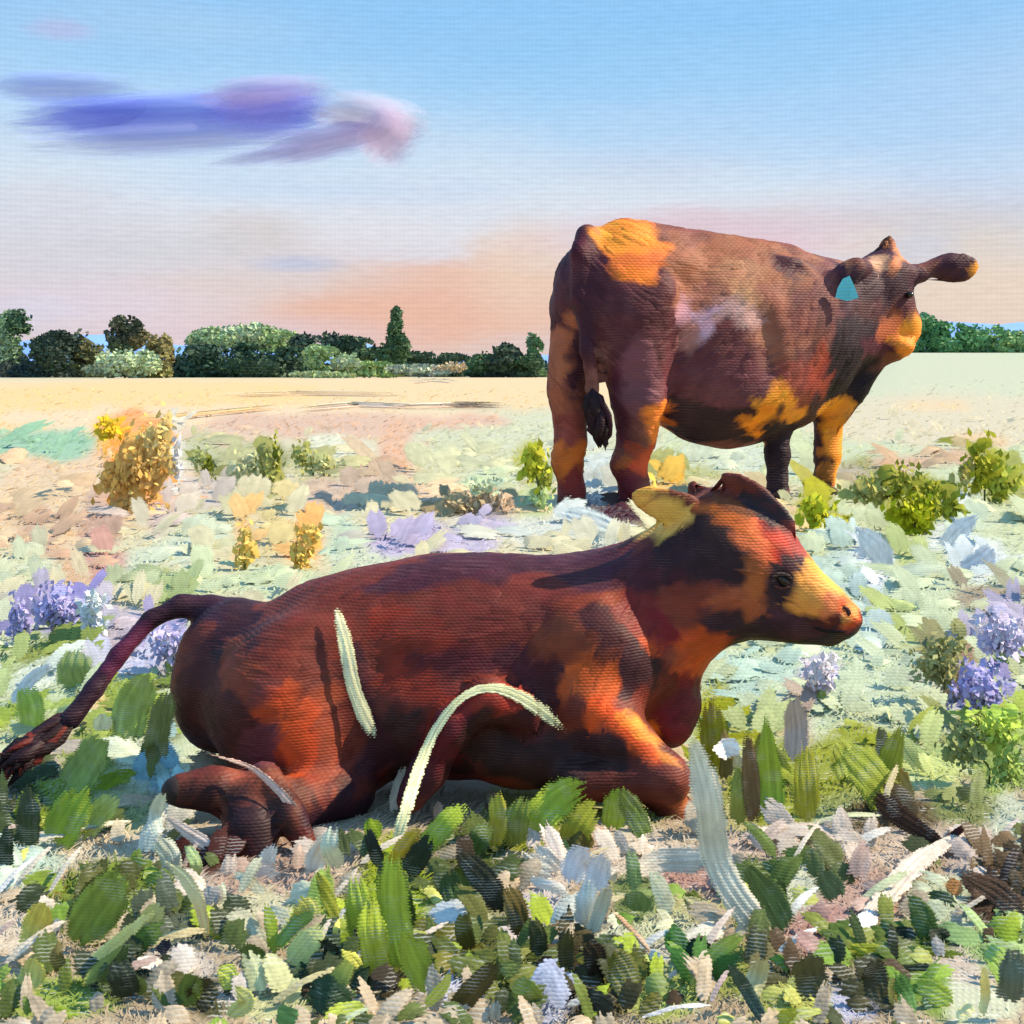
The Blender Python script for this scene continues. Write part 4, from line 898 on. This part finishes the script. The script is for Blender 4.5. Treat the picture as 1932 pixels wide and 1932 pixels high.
plant('leafy_plant', 'mid green plant beside the calf tail tip', 'plant', [
 ([(96,1600),(130,1540),(170,1480)],76,(148,166,56)), ([(52,1610),(54,1540),(52,1480)],44,(62,74,50)), ([(6,1660),(10,1600),(16,1550)],30,(50,66,44)), ([(120,1500),(165,1440),(205,1390)],72,(150,168,92)), ([(182,1440),(196,1412)],26,(76,88,56)), ([(150,1580),(190,1530),(230,1500)],44,(170,184,100))], G1)
plant('leafy_plant', 'grey green blades standing between calf tail and rump', 'plant', [
 ([(290,1450),(300,1370),(322,1290)],46,(112,120,70)), ([(235,1400),(250,1330),(285,1270)],66,(150,172,88)), ([(318,1500),(306,1460),(296,1440)],24,(160,204,220)), ([(330,1480),(338,1440)],20,(166,206,216)), ([(286,1470),(290,1430),(282,1400)],24,(96,108,60)), ([(190,1380),(196,1345)],34,(228,204,150))], G1, Y=2.44)
plant('leafy_plant', 'fresh green blades at the left edge under the lavender flowers', 'plant', [
 ([(60,1390),(58,1340),(46,1290)],56,(148,176,80)), ([(150,1300),(140,1260),(150,1220)],66,(138,154,92)), ([(20,1330),(60,1280),(104,1250)],26,(226,236,226)), ([(110,1370),(130,1330)],30,(196,214,180))], G1)
G2 = 'upright grasses right of the calf'
plant('upright_grass', 'olive yellow grass blade closest to the calf chest', 'grass blades', [([(1352,1470),(1346,1380),(1344,1312)],52,(150,152,40)), ([(1368,1480),(1372,1420),(1364,1370)],26,(110,100,60)), ([(1385,1450),(1392,1420)],34,(216,208,196))], G2)
plant('upright_grass', 'tall lime grass blade beside a brown one', 'grass blades', [([(1456,1570),(1452,1480),(1448,1400),(1446,1335)],[46,50,34,12],(148,176,62)), ([(1420,1565),(1416,1460),(1410,1370)],32,(112,92,62)), ([(1430,1480),(1434,1420),(1436,1375)],22,(128,134,64)), ([(1394,1560),(1396,1500),(1392,1440)],34,(138,146,66))], G2)
plant('upright_grass', 'olive gold grass blade topped with a mauve seed head', 'grass blades', [([(1524,1560),(1522,1480),(1520,1400)],48,(154,154,50)), ([(1500,1440),(1504,1370),(1496,1306)],44,(190,170,160),{'name': 'seed_head', 'Y': 2.42}), ([(1510,1590),(1540,1560)],30,(196,190,140))], G2)
plant('leafy_plant', 'forked yellow green plant standing over the dark twig', 'plant', [
 ([(1690,1530),(1640,1460),(1578,1395)],72,(148,158,60)), ([(1640,1520),(1680,1430),(1704,1362)],[60,44,36],(166,166,54)), ([(1600,1480),(1590,1430),(1575,1400)],50,(160,170,80)), ([(1720,1520),(1700,1470),(1690,1440)],30,(176,150,80))])
def stalk(name, label, cat, pts, width, color, Y=None, extra=(), part='stem', flat=False, group=None, hug=False):
    return plant(name, label, cat, [(pts, width, color, {'name': part, 'flat': flat, 'K': 22, 'thick': .45, 'k': 1.2, 'hug': hug})]+list(extra), group, Y)
G3 = 'pale dry stalks'
stalk('dry_stalk', 'short thick cream straw lying down the calf flank', 'stalk', [(712,1398),(690,1360),(664,1290),(650,1205),(632,1136)], [24,27,27,26,22], (232,228,172), 2.3, group=G3, hug=True)
stalk('dry_stalk', 'pale arching reed blade bent over the calf folded leg', 'stalk', [(738,1622),(780,1480),(812,1385),(860,1312),(915,1280),(985,1310),(1040,1352),(1078,1390)], [26, 24, 18, 15, 18, 28, 34, 24], (230,228,170), 2.14, group=G3, hug=True)
stalk('dry_stalk', 'thick cream stalk beside the calf knee with one side branch', 'stalk', [(1462,1782),(1392,1702),(1346,1620),(1340,1510),(1318,1430),(1300,1380)], [54,52,54,56,54,36], (226,216,194), extra=[
 ([(1345,1625),(1245,1622),(1168,1660)],[44,42,26],(224,208,186),{'name': 'branch', 'k': 1.2}), ([(1350,1430),(1372,1410),(1400,1420)],34,(222,212,200),{'name': 'branch', 'k': 1.2, 'Y': 1.85})], group=G3)
stalk('dry_stalk', 'long cream stalk lying aslant at the right with a chalky lower end', 'stalk', [(1622,1768),(1730,1664),(1826,1578)], [40,48,30], (220,206,190), flat=True, extra=[([(1616,1782),(1650,1740)],36,(224,232,236),{'flat': True})], group=G3)
stalk('dry_stalk', 'tan curved blade standing left of the calf hind foot', 'stalk', [(392,1775),(376,1700),(346,1650),(302,1618)], [18,26,24,8], (232,204,150), group=G3)
stalk('dry_stalk', 'chalky straw lying over the calf hind foot', 'stalk', [(446,1640),(380,1588),(300,1532)], [30,26,12], (216,200,186), 2.14, group=G3)
stalk('dry_stalk', 'fine greyish pink straw arching along the calf hind leg', 'stalk', [(592,1600),(545,1510),(478,1446),(385,1420)], [22,16,10,6], (206,170,158), 2.20, group=G3)
stalk('dry_stalk', 'flat cream straw lying across the grass left of the hind foot', 'stalk', [(40,1608),(140,1596),(262,1562)], [40,48,20], (222,212,190), flat=True, group=G3)
stalk('dry_stalk', 'broad pale mauve straw lying behind the twig at the right', 'stalk', [(1392,1596),(1520,1600),(1650,1612)], [44,48,30], (208,192,180), flat=True, group=G3)
stalk('green_blade', 'long horizontal yellow green blade low at the right', 'grass blade', [(1586,1792),(1680,1798),(1832,1802)], [30,26,24], (150,164,52), flat=False, part='leaf', extra=[([(1690,1776),(1706,1762),(1726,1780)],34,(34,46,34)), ([(1756,1780),(1775,1764),(1792,1782)],32,(36,46,36)), ([(1690,1830),(1770,1828)],20,(46,54,40)), ([(1640,1800),(1600,1780)],14,(186,184,60))])
plant('white_blossom', 'chalk white blossom with folded petals on a beige stem', 'blossom', [
 ([(1048,1660),(1012,1640),(984,1606)],[40,50,30],(232,220,206),{'name': 'petal', 'k': 1.25}), ([(1060,1650),(1030,1612),(1010,1592)],26,(228,212,196),{'name': 'petal', 'k': 1.2}), ([(1080,1672),(1090,1620),(1120,1600)],48,(214,226,240),{'name': 'petal', 'k': 1.3}),
 ([(1120,1690),(1130,1640),(1146,1606)],44,(236,226,212),{'name': 'petal', 'k': 1.3}), ([(1098,1760),(1106,1700),(1112,1650)],40,(226,226,206),{'name': 'petal', 'k': 1.2}), ([(1150,1660),(1162,1644)],18,(240,240,236),{'name': 'petal', 'k': 1.3}),
 ([(1112,1770),(1136,1710),(1154,1660)],26,(222,200,168),{'name': 'stem'}), ([(1232,1800),(1190,1752),(1152,1716)],11,(206,170,138),{'name': 'stem'}), ([(1250,1815),(1222,1790)],20,(226,216,206),{'name': 'petal'}), ([(1076,1690),(1040,1670),(990,1660)],20,(220,206,196),{'name': 'petal'})])
plant('leafy_plant', 'olive and blackish clump under the white blossom', 'plant', [([(1136,1850),(1122,1800),(1100,1765)],42,(56,48,34)), ([(1196,1890),(1172,1830),(1150,1790)],56,(96,100,44)), ([(1070,1830),(1066,1790),(1072,1750)],30,(90,84,44)), ([(1160,1915),(1130,1890),(1090,1880)],40,(54,56,44)), ([(1240,1910),(1212,1880)],50,(104,106,50)), ([(1200,1720),(1206,1680)],50,(110,134,80))], G1)
plant('leafy_plant', 'bright green blades crossing beside a dark leaf near the lower edge', 'plant', [([(1300,1870),(1350,1800),(1408,1756)],34,(168,184,82)), ([(1322,1860),(1360,1830),(1400,1800)],36,(60,104,50)), ([(1300,1810),(1322,1790),(1340,1776)],44,(40,66,48)), ([(1446,1935),(1410,1870),(1372,1815)],24,(62,80,70)), ([(1490,1935),(1470,1905)],56,(178,178,64)), ([(1320,1716),(1296,1680)],30,(100,112,56)), ([(1330,1722),(1290,1690)],24,(186,186,140)), ([(1400,1900),(1430,1840),(1440,1800)],36,(188,184,136))], G1)
plant('leafy_plant', 'dark green leaning leaf between the cream stalk and mauve ground', 'plant', [([(1490,1775),(1450,1690),(1400,1620)],[50,60,30],(98,116,62)), ([(1480,1750),(1470,1700),(1466,1650)],32,(76,104,50)), ([(1585,1700),(1560,1660),(1550,1640)],44,(100,108,66))], G1)
plant('leafy_plant', 'green and yellow leaf clump at the lower right corner', 'plant', [([(1720,1920),(1706,1870),(1690,1830)],36,(70,110,56)), ([(1800,1900),(1760,1870),(1720,1850)],44,(140,166,64)), ([(1690,1900),(1686,1860),(1700,1835)],24,(196,180,96)), ([(1850,1925),(1860,1880),(1856,1820)],18,(214,204,132)), ([(1740,1900),(1780,1880)],26,(44,84,56)), ([(1660,1890),(1650,1840),(1640,1810)],50,(66,66,44)), ([(1900,1830),(1880,1800),(1850,1790)],40,(142,170,84)), ([(1830,1920),(1810,1900)],36,(206,200,140)), ([(1560,1900),(1530,1850),(1520,1790)],60,(84,84,56)), ([(1900,1900),(1910,1850),(1915,1780)],50,(96,104,84))], G1)
plant('dark_twig', 'dark brown forked twig lying under the forked yellow green plant', 'twig', [([(1796,1606),(1720,1556),(1632,1490)],[18,36,52],(58,42,34),{'name': 'stem'}), ([(1774,1596),(1806,1570),(1836,1548)],[16,14,8],(60,36,36),{'name': 'branch'}), ([(1940,1740),(1880,1680),(1806,1642)],[50,44,20],(70,54,46),{'name': 'stem'}), ([(1790,1686),(1812,1660)],30,(200,140,84),{'name': 'leaf'})])
plant('dry_grass_tuft', 'pale mauve and cream dry grass tuft round the calf hind foot', 'grass', [([(400,1690),(430,1650),(440,1600)],30,(208,190,178)), ([(520,1680),(500,1630),(520,1590)],34,(214,200,186)), ([(580,1660),(600,1610),(640,1570)],40,(216,206,188)), ([(330,1660),(320,1610),(290,1570)],36,(204,208,190)), ([(450,1700),(480,1660),(540,1640)],44,(206,186,172)), ([(360,1670),(372,1630),(350,1590)],22,(150,166,110)), ([(640,1640),(620,1600),(630,1550)],34,(206,214,186)), ([(300,1580),(290,1540),(310,1490)],26,(206,214,196))], Y=2.10)
G4 = 'lavender flower heads in the meadow'
def flower(label, px, py, rx, ry, col, Yb=None):
    low = HZ+H*F/Yb
    cluster('lavender_flower', label, 'flower', [(px, py, rx, ry, col), (px+rx*.2, py+ry*.35, rx*.7, ry*.5, tuple(int(c*.93) for c in col)), (px+3, (py+low)/2+ry*.3, rx*.3, (low-py)/2-ry*.3, (150,168,110))], G4, 'flower_head', dens=1.6, leaf=5.0, kk=1.3)
flower('deep lavender round bloom at the right edge, darkest of its kind', 1850, 1298, 48, 40, (166,162,206), GY(1372))
flower('pale lilac bloom above the deep lavender one at the right edge', 1886, 1196, 44, 40, (192,188,214), GY(1280))
flower('pale grey lilac bloom under the calf chin', 1546, 1272, 30, 36, (204,200,222), GY(1340))
flower('violet bloom cluster by the left edge above the calf tail', 104, 1146, 44, 36, (172,168,206), GY(1215))
flower('slim greyish violet bloom hard against the left edge', 34, 1172, 22, 38, (158,154,194), GY(1235))
flower('pale ice blue bloom beside the violet cluster', 176, 1160, 22, 46, (204,212,238), GY(1225))
flower('lilac bloom seen under the raised calf tail', 322, 1216, 38, 36, (184,178,212), GY(1275))
cluster('seeding_herb', 'olive brown rounded seed head left of the deep lavender bloom', 'plant', [(1782,1240,46,42,(146,148,104)), (1812,1290,26,34,(176,152,126)), (1750,1260,20,24,(160,160,114))], dens=1.3)
cluster('seeding_herb', 'dusty olive rounded herb below the deep lavender bloom', 'plant', [(1820,1408,40,42,(140,148,98)), (1880,1370,46,34,(170,192,92)), (1900,1440,30,40,(150,170,96))], dens=1.3)
G5 = 'olive shrubs in the open field'
cluster('field_shrub', 'round yellow olive shrub beyond the calf nose', 'shrub', [(1728,968,50,40,(164,168,40)), (1700,915,44,32,(136,138,58)), (1650,925,50,24,(152,152,92)), (1764,930,24,22,(132,136,48)), (1790,955,28,18,(128,136,50))], G5)
cluster('field_shrub', 'upright olive shrub at the right edge of the field', 'shrub', [(1856,880,36,50,(146,148,48)), (1895,915,34,34,(160,166,74)), (1822,890,18,26,(170,164,100))], G5)
cluster('field_shrub', 'yellow green tuft left of the standing cow hind leg', 'shrub', [(1006,876,28,38,(174,176,60)), (1028,900,14,28,(150,156,70)), (1018,940,22,26,(190,206,150))], G5)
cluster('field_shrub', 'yellow tuft right of the standing cow front hooves', 'shrub', [(1540,965,32,30,(168,172,50)), (1584,985,26,18,(176,176,80))], G5)
cluster('field_shrub', 'dark olive tuft in the middle of the far field', 'shrub', [(392,886,12,22,(112,118,44)), (376,862,16,20,(164,172,118))], G5, dens=2, leaf=3)
cluster('field_shrub', 'tall sage and olive tuft right of the dark one', 'shrub', [(506,880,26,48,(152,156,96)), (522,856,8,28,(122,128,50)), (466,890,30,34,(184,188,146))], G5, leaf=3.6)
cluster('field_shrub', 'faint olive tuft left of the peach patch', 'shrub', [(572,862,20,26,(156,158,94)), (610,876,28,22,(180,182,132))], G5, dens=1.3, leaf=3.6)
cluster('field_shrub', 'brown and sage scrub to the left behind the standing cow', 'shrub', [(870,948,54,24,(172,156,124)), (945,945,34,16,(178,158,134)), (910,915,34,16,(196,206,172))], G5, leaf=4)
cluster('orange_bush', 'bright orange bush standing alone in the left of the field', 'bush', [
 (262,880,46,72,(240,172,104)), (300,840,30,60,(242,186,124)), (202,812,24,26,(240,178,56)), (222,905,40,40,(240,172,100)), (255,950,36,22,(240,176,112)), (334,880,7,60,(240,236,226))], leaf=4.5, dens=.7)
G6 = 'small orange tufts beyond the calf back'
cluster('orange_tuft', 'narrow orange tuft, the left of two beyond the calf back', 'tuft', [(462,1036,18,40,(240,184,108))], G6, dens=1.4)
cluster('orange_tuft', 'leaning orange tuft, the right of two beyond the calf back', 'tuft', [(570,1045,20,30,(240,176,98)), (584,1014,18,28,(240,180,106))], G6, dens=1.4)
plant('pale_grass', 'broad chalk white blade lying behind the calf by the cow hind hoof', 'grass blade', [([(1060,965),(1120,985),(1195,1020)],[38,46,30],(214,226,224),{'k': 1.2})])
G7 = 'white grass blades beyond the calf head'
plant('pale_grass', 'chalk white blade leaning back beyond the calf brow', 'grass blade', [([(1680,1075),(1652,1030),(1610,990)],[40,46,26],(220,230,238))], G7)
plant('pale_grass', 'chalk white blade leaning out below the olive shrub at the right edge', 'grass blade', [([(1770,1040),(1810,1000),(1850,972)],[24,38,22],(220,230,232)), ([(1810,1080),(1850,1060),(1880,1030)],40,(216,224,232))], G7)

G8 = 'windrows of cut straw in the far field'
def windrow(label, pts, wid, col):
    lv = []; r = random.Random(int(pts[0][0])); n = 5
    for i in range(n):
        lv.append(([(a+r.uniform(-25, 25), b+(i-n/2)*wid*.35+r.uniform(-1, 1)) for a, b in pts], wid, tuple(min(255, c*r.uniform(.95, 1.05)) for c in col), {'flat': True, 'name': 'straw_lock', 'K': 16, 'k': .95}))
    plant('straw_windrow', label, 'windrow', lv, G8)
windrow('long cream windrow of cut straw, the nearest and longest in the far field', [(560,776),(660,766),(760,772),(860,766),(968,770)], 7, (246,228,196))
windrow('golden curved windrow of cut straw left of the cream one', [(230,794),(300,792),(400,784),(520,770)], 8, (244,212,150))
windrow('thin golden windrow of cut straw just before the treeline scrub', [(420,748),(560,745),(760,747)], 6, (246,222,172))
windrow('broken pale windrow of straw under the low dark hedge', [(770,722),(820,718),(870,722)], 4, (246,228,196))

# ================================================================ HILLS AND TREES
def terrain_ridge(name, Y, depth, prof, col):
    """a low hill range: a rounded ridge running across, profile given in picture units"""
    vs_, fs_ = [], []; xs = [p[0] for p in prof]; n = 120; pxs = np.linspace(-1500, 3400, n)
    for i, px in enumerate(pxs):
        hgt = np.interp(px, xs, [HZ+3-p[1] for p in prof])/F*Y+H*0
        hgt *= 1+.10*noise.noise(Vector((px*.02, 0, 0)))
        x = (px-CX)/F*Y
        for j in range(7):
            a = j/6*math.pi; vs_.append((x, Y+depth*.5-math.cos(a)*depth*.5, -1+math.sin(a)*(hgt+1+H)))
    for i in range(n-1):
        for j in range(6): fs_.append((i*7+j, (i+1)*7+j, (i+1)*7+j+1, i*7+j+1))
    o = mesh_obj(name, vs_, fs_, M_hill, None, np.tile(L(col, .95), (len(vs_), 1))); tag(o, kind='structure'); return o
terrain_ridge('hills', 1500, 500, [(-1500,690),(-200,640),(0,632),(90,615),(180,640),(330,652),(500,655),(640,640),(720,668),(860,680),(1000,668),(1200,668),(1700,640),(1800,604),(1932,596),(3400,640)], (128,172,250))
DGREEN = (40,66,40); MG = (66,98,52); SAGE = (150,176,128); OLI = (96,96,48); PLG = (168,190,150); GRY = (160,176,160); BRT = (86,140,76)
def tree(name, label, cat, Y, crowns, trunk=None, group='trees and hedges along the far field edge', seed=0, n=1.0):
    """crowns: (px, py, rx, ry, colour). Each crown is filled with leaf clumps through its volume"""
    r = random.Random(seed*13+5); cx = sum(c[0] for c in crowns)/len(crowns); k = Y/F
    x0 = (cx-CX)*k; z0 = rise(x0, Y); root = empty(name, (x0, Y, z0)); tag(root, label, cat, group)
    A = Acc()
    if name in ('hedge', 'dense_bush'):
        zb = HZ+(H-z0)*F/Y; crowns = list(crowns)+[(q[0], zb-7, q[2]*.95, 9, tuple(v*.85 for v in q[4])) for q in crowns if q[1]+q[3] > zb-26]
    for (px, py, rx, ry, c) in crowns:
        cc = W(px, py, Y); a, b = rx*k, ry*k; d = min(a, b*1.4)*.8
        m = int(max(160, n*rx*ry*.75))
        lobes = [Vector((r.gauss(0, .5), r.gauss(0, .5), r.gauss(0, .45))) for _ in range(9)]
        for i in range(m):
            lb = r.choice(lobes); u = lb+Vector((r.gauss(0, .26), r.gauss(0, .26), r.gauss(0, .26)))
            if u.length > 1.12: u *= 1.12/u.length
            p = cc+Vector((u.x*a, u.y*d, u.z*b))
            s = k*r.uniform(3, 7.5); zmin = z0+.02
            if p.z < zmin: p.z = zmin+s*.3
            e1 = Vector((r.gauss(0, 1), r.gauss(0, .6), r.gauss(0, .8))).normalized()*s; e2 = e1.cross(Vector((r.gauss(0, .5), -1, r.gauss(.4, .5)))).normalized()*s*.6
            A.add([p-e1, p+e2, p+e1*1.1, p-e2], [(0, 1, 2, 3)], jit(tuple(a_*.93+b_*.07 for a_, b_ in zip(L(c, 1.15), (.30, .42, .50))), .16, r))
    o = A.build('crown', M_tree, root); o.data.transform(Matrix.Translation(-Vector((x0, Y, z0))))
    tv, tf = [], []
    for (px, top, wpx) in (trunk or [(cx, crowns[0][1], 5)]):
        xt = (px-CX)*k-x0; zt = H-(top-HZ)*k-z0; w_ = wpx*k; b0 = len(tv); ns = 8; lv = 6
        for l in range(lv):
            f = l/(lv-1); rr = w_*(1-.75*f)*.5*(1.5 if l == 0 else 1)
            for q in range(ns): tv.append((xt+math.cos(q/ns*6.283)*rr+f*w_*.4*math.sin(l), math.sin(q/ns*6.283)*rr, -.3+f*(zt+.3)))
        for l in range(lv-1):
            for q in range(ns): tf.append((b0+l*ns+q, b0+l*ns+(q+1) % ns, b0+(l+1)*ns+(q+1) % ns, b0+(l+1)*ns+q))
        # limbs
        for s_ in (-1, 1):
            bb = len(tv); f0 = .5*zt; 
            for l in range(3):
                rr = w_*.22*(1-l*.3)
                for q in range(5): tv.append((xt+s_*l*w_*1.4+math.cos(q*1.2566)*rr, math.sin(q*1.2566)*rr, f0+l*zt*.18))
            for l in range(2):
                for q in range(5): tf.append((bb+l*5+q, bb+l*5+(q+1) % 5, bb+(l+1)*5+(q+1) % 5, bb+(l+1)*5+q))
    o = mesh_obj('trunk', tv, tf, M_bark, root)
    return root
tree('round_tree', 'tall dark and sage green tree at the far left end of the treeline', 'tree', 165, [(14,650,26,56,(130,160,120)), (34,615,28,30,(52,84,46)), (20,690,30,26,(60,70,60))], [(22,640,9)], seed=1)
tree('dense_bush', 'square blackish green bush beside the far left tree', 'bush', 160, [(70,675,46,38,DGREEN), (110,670,42,40,(36,56,36)), (55,700,44,16,(34,54,44))], [(90,690,8)], seed=2, n=1.2)
tree('slim_tree', 'narrow dark green tree with an olive right flank', 'tree', 162, [(145,668,14,48,(48,66,36)), (170,668,26,38,OLI), (165,700,40,16,(110,116,66))], [(147,660,5)], seed=3)
tree('round_tree', 'round dark topped tree with an olive skirt', 'tree', 166, [(236,628,30,30,(62,66,34)), (262,640,20,18,(100,92,44)), (235,655,26,18,(92,110,66))], [(238,640,8)], seed=4, n=1.3)
tree('pale_shrub', 'pale sage rounded shrub in front of the round topped tree', 'shrub', 150, [(240,688,56,28,(178,196,150)), (200,700,40,14,(160,170,130))], [(235,700,5)], seed=5, n=1.3)
tree('broadleaf_tree', 'brown and straw coloured tree between pale shrub and long hedge', 'tree', 152, [(304,668,24,34,(128,118,64)), (300,700,20,20,(150,150,84)), (272,712,28,8,(120,130,70))], [(304,680,7)], seed=6, n=1.3)
tree('hedge', 'long dark green hedge in the middle of the treeline', 'hedge', 162, [(380,684,60,34,(34,66,38)), (470,686,70,32,(38,70,36)), (545,688,50,28,(40,72,40)), (430,700,110,14,(36,58,34))], [(400,690,6),(500,690,6)], seed=7, n=1.3)
tree('round_tree', 'pale sage tree crowns rising behind the long hedge', 'tree', 185, [(420,642,60,22,(150,176,124)), (460,630,40,22,(164,186,142)), (520,640,44,22,(150,178,116)), (380,650,30,14,(170,190,150))], [(430,650,6),(510,650,6)], seed=8)
tree('spreading_tree', 'dark tree with a sloping crown right of the long hedge', 'tree', 176, [(600,645,46,20,(34,58,38)), (660,656,46,18,(44,72,42)), (700,668,50,16,(60,88,46))], [(610,660,6)], seed=9, n=1.4)
tree('pale_shrub', 'sage green shrubs at the foot of the sloping dark tree', 'shrub', 152, [(605,675,36,22,(140,170,110)), (660,684,30,16,(172,192,148)), (690,698,70,12,(146,174,98))], [(640,695,4)], seed=10, n=1.3)
tree('conifer', 'pointed dark green conifer standing above the treeline', 'tree', 172, [(748,672,32,14,(66,96,48)), (747,652,24,20,(60,92,46)), (747,630,17,24,(56,88,44)), (748,604,10,22,(64,98,56))], [(747,610,6)], seed=11, n=2.4)
tree('hedge', 'low dark hedge running right from the pointed conifer', 'hedge', 175, [(800,674,44,10,(50,76,46)), (850,678,40,8,(44,70,40)), (820,692,40,8,(160,176,160))], [(820,685,4)], seed=12, n=1.6)
tree('dense_bush', 'low dark bush left of the standing cow rump', 'bush', 164, [(905,684,28,16,(58,92,46)), (945,676,34,24,(40,62,36)), (985,682,34,20,(50,84,40)), (1010,660,12,20,(70,110,60)), (1002,640,6,16,(110,140,100))], [(950,690,5)], seed=13, n=1.5)
tree('pale_shrub', 'pale grey green and tan scrub before the low dark hedge', 'shrub', 150, [(790,698,56,9,(160,174,150)), (850,694,30,8,(196,176,140)), (600,708,60,5,(170,186,130))], [(790,702,3)], seed=14, n=1.6)
tree('hedge', 'bright green hedge at the right behind the standing cow head', 'hedge', 172, [(1750,632,34,32,(70,124,66)), (1790,640,40,28,(78,134,74)), (1850,640,44,28,(92,146,84)), (1910,644,40,24,(120,160,96)), (1740,610,16,16,(96,140,90)), (1700,650,40,20,(80,130,70)), (1980,644,50,24,(100,150,86)), (2080,640,60,28,(84,136,76)), (2190,644,60,26,(96,146,86)), (2310,640,70,28,(78,130,72)), (2440,644,70,26,(92,140,84))], [(1790,640,6),(1880,645,6)], seed=15, n=1.3)
tree('hedge', 'low even dark hedge running behind the whole left treeline', 'hedge', 184, [(60+i*120, 696-(14 if i < 0 else 0), 84, 13+(14 if i < 0 else 0), (56,84,56)) for i in range(-8, 9)], [(300,700,4)], seed=17, n=1.3)
tree('dense_bush', 'grey green bush seen under the standing cow, low on the horizon', 'bush', 170, [(1010,706,30,8,(140,170,110)), (1120,690,60,14,(80,120,70))], [(1100,700,3)], seed=16)

# ================================================================ CLOUDS
def cloud_mat(name, c, a):
    m = bpy.data.materials.new(name); m.use_nodes = True; T = NT(m.node_tree); nd = m.node_tree.nodes; bs = nd['Principled BSDF']
    oc = T.n('ShaderNodeTexCoord').outputs['Object']; s = T.n('ShaderNodeSeparateXYZ'); T.put(s.inputs[0], oc)
    d = T.m('SQRT', T.m('ADD', T.m('MULTIPLY', s.outputs[0], s.outputs[0]), T.m('MULTIPLY', s.outputs[2], s.outputs[2])))
    mp = T.n('ShaderNodeMapping'); T.put(mp.inputs[0], oc); mp.inputs['Scale'].default_value = (1.4, 1.4, 4)
    nz = T.noise(mp.outputs[0], 1.6, 5, .5); nf = T.noise(mp.outputs[0], 9, 2)
    dd = T.m('ADD', d, T.m('ADD', T.m('MULTIPLY', T.m('SUBTRACT', nz, .5), .7), T.m('MULTIPLY', T.m('SUBTRACT', nf, .5), .18)))
    al = T.maprange(dd, 1.0, .25, 0, a, True)
    T.put(bs.inputs['Alpha'], al); cc = T.mix(T.maprange(nz, .35, .65), c, tuple(min(.9, v*1.25) for v in c))
    T.put(bs.inputs['Base Color'], cc); bs.inputs['Roughness'].default_value = 1; bs.inputs['Specular IOR Level'].default_value = 0
    return m
def cloud_part(name, px, py, rx, ry, tilt, c, a, parent, org, Y):
    me = bpy.data.meshes.new(name); nu, nv = 40, 20; v, f = [], []
    for i in range(nv+1):
        for j in range(nu):
            th = math.pi*i/nv; ph = 2*math.pi*j/nu; v.append((math.sin(th)*math.cos(ph), math.sin(th)*math.sin(ph), math.cos(th)))
    for i in range(nv):
        for j in range(nu): f.append((i*nu+j, (i+1)*nu+j, (i+1)*nu+(j+1) % nu, i*nu+(j+1) % nu))
    me.from_pydata(v, [], f); me.polygons.foreach_set('use_smooth', [True]*len(f)); me.materials.append(cloud_mat(name+'_vapour', c, a))
    o = bpy.data.objects.new(name, me); link(o, parent); k = Y/F
    o.location = W(px, py, Y)-Vector(org); o.scale = (rx*k, ry*k*1.2, ry*k); o.rotation_euler = (0, -R(tilt), 0)
    return o
YS = 1300; corg = W(330, 230, YS)
cloud = empty('cloud', corg); tag(cloud, 'long lavender blue cloud bank drifting in the upper left sky', 'cloud')
for i, (px, py, rx, ry, ti, c, a) in enumerate([
    (330,225,310,46,2,(122,136,222),.85), (190,216,150,32,0,(114,128,222),.5), (505,208,120,44,4,(124,126,216),.7), (320,264,270,28,3,(160,168,214),.5), (500,176,130,30,4,(186,168,216),.6), (110,166,150,28,0,(144,158,232),.6),
    (700,228,110,46,-8,(196,186,206),.75), (610,268,150,30,12,(156,140,192),.6), (730,258,56,50,40,(190,162,192),.55), (490,294,100,14,10,(160,160,208),.4)]):
    cloud_part('cloud_puff', px, py, rx*1.15, ry*1.25, ti, L(c, 1.15), a, cloud, corg, YS-i*14)
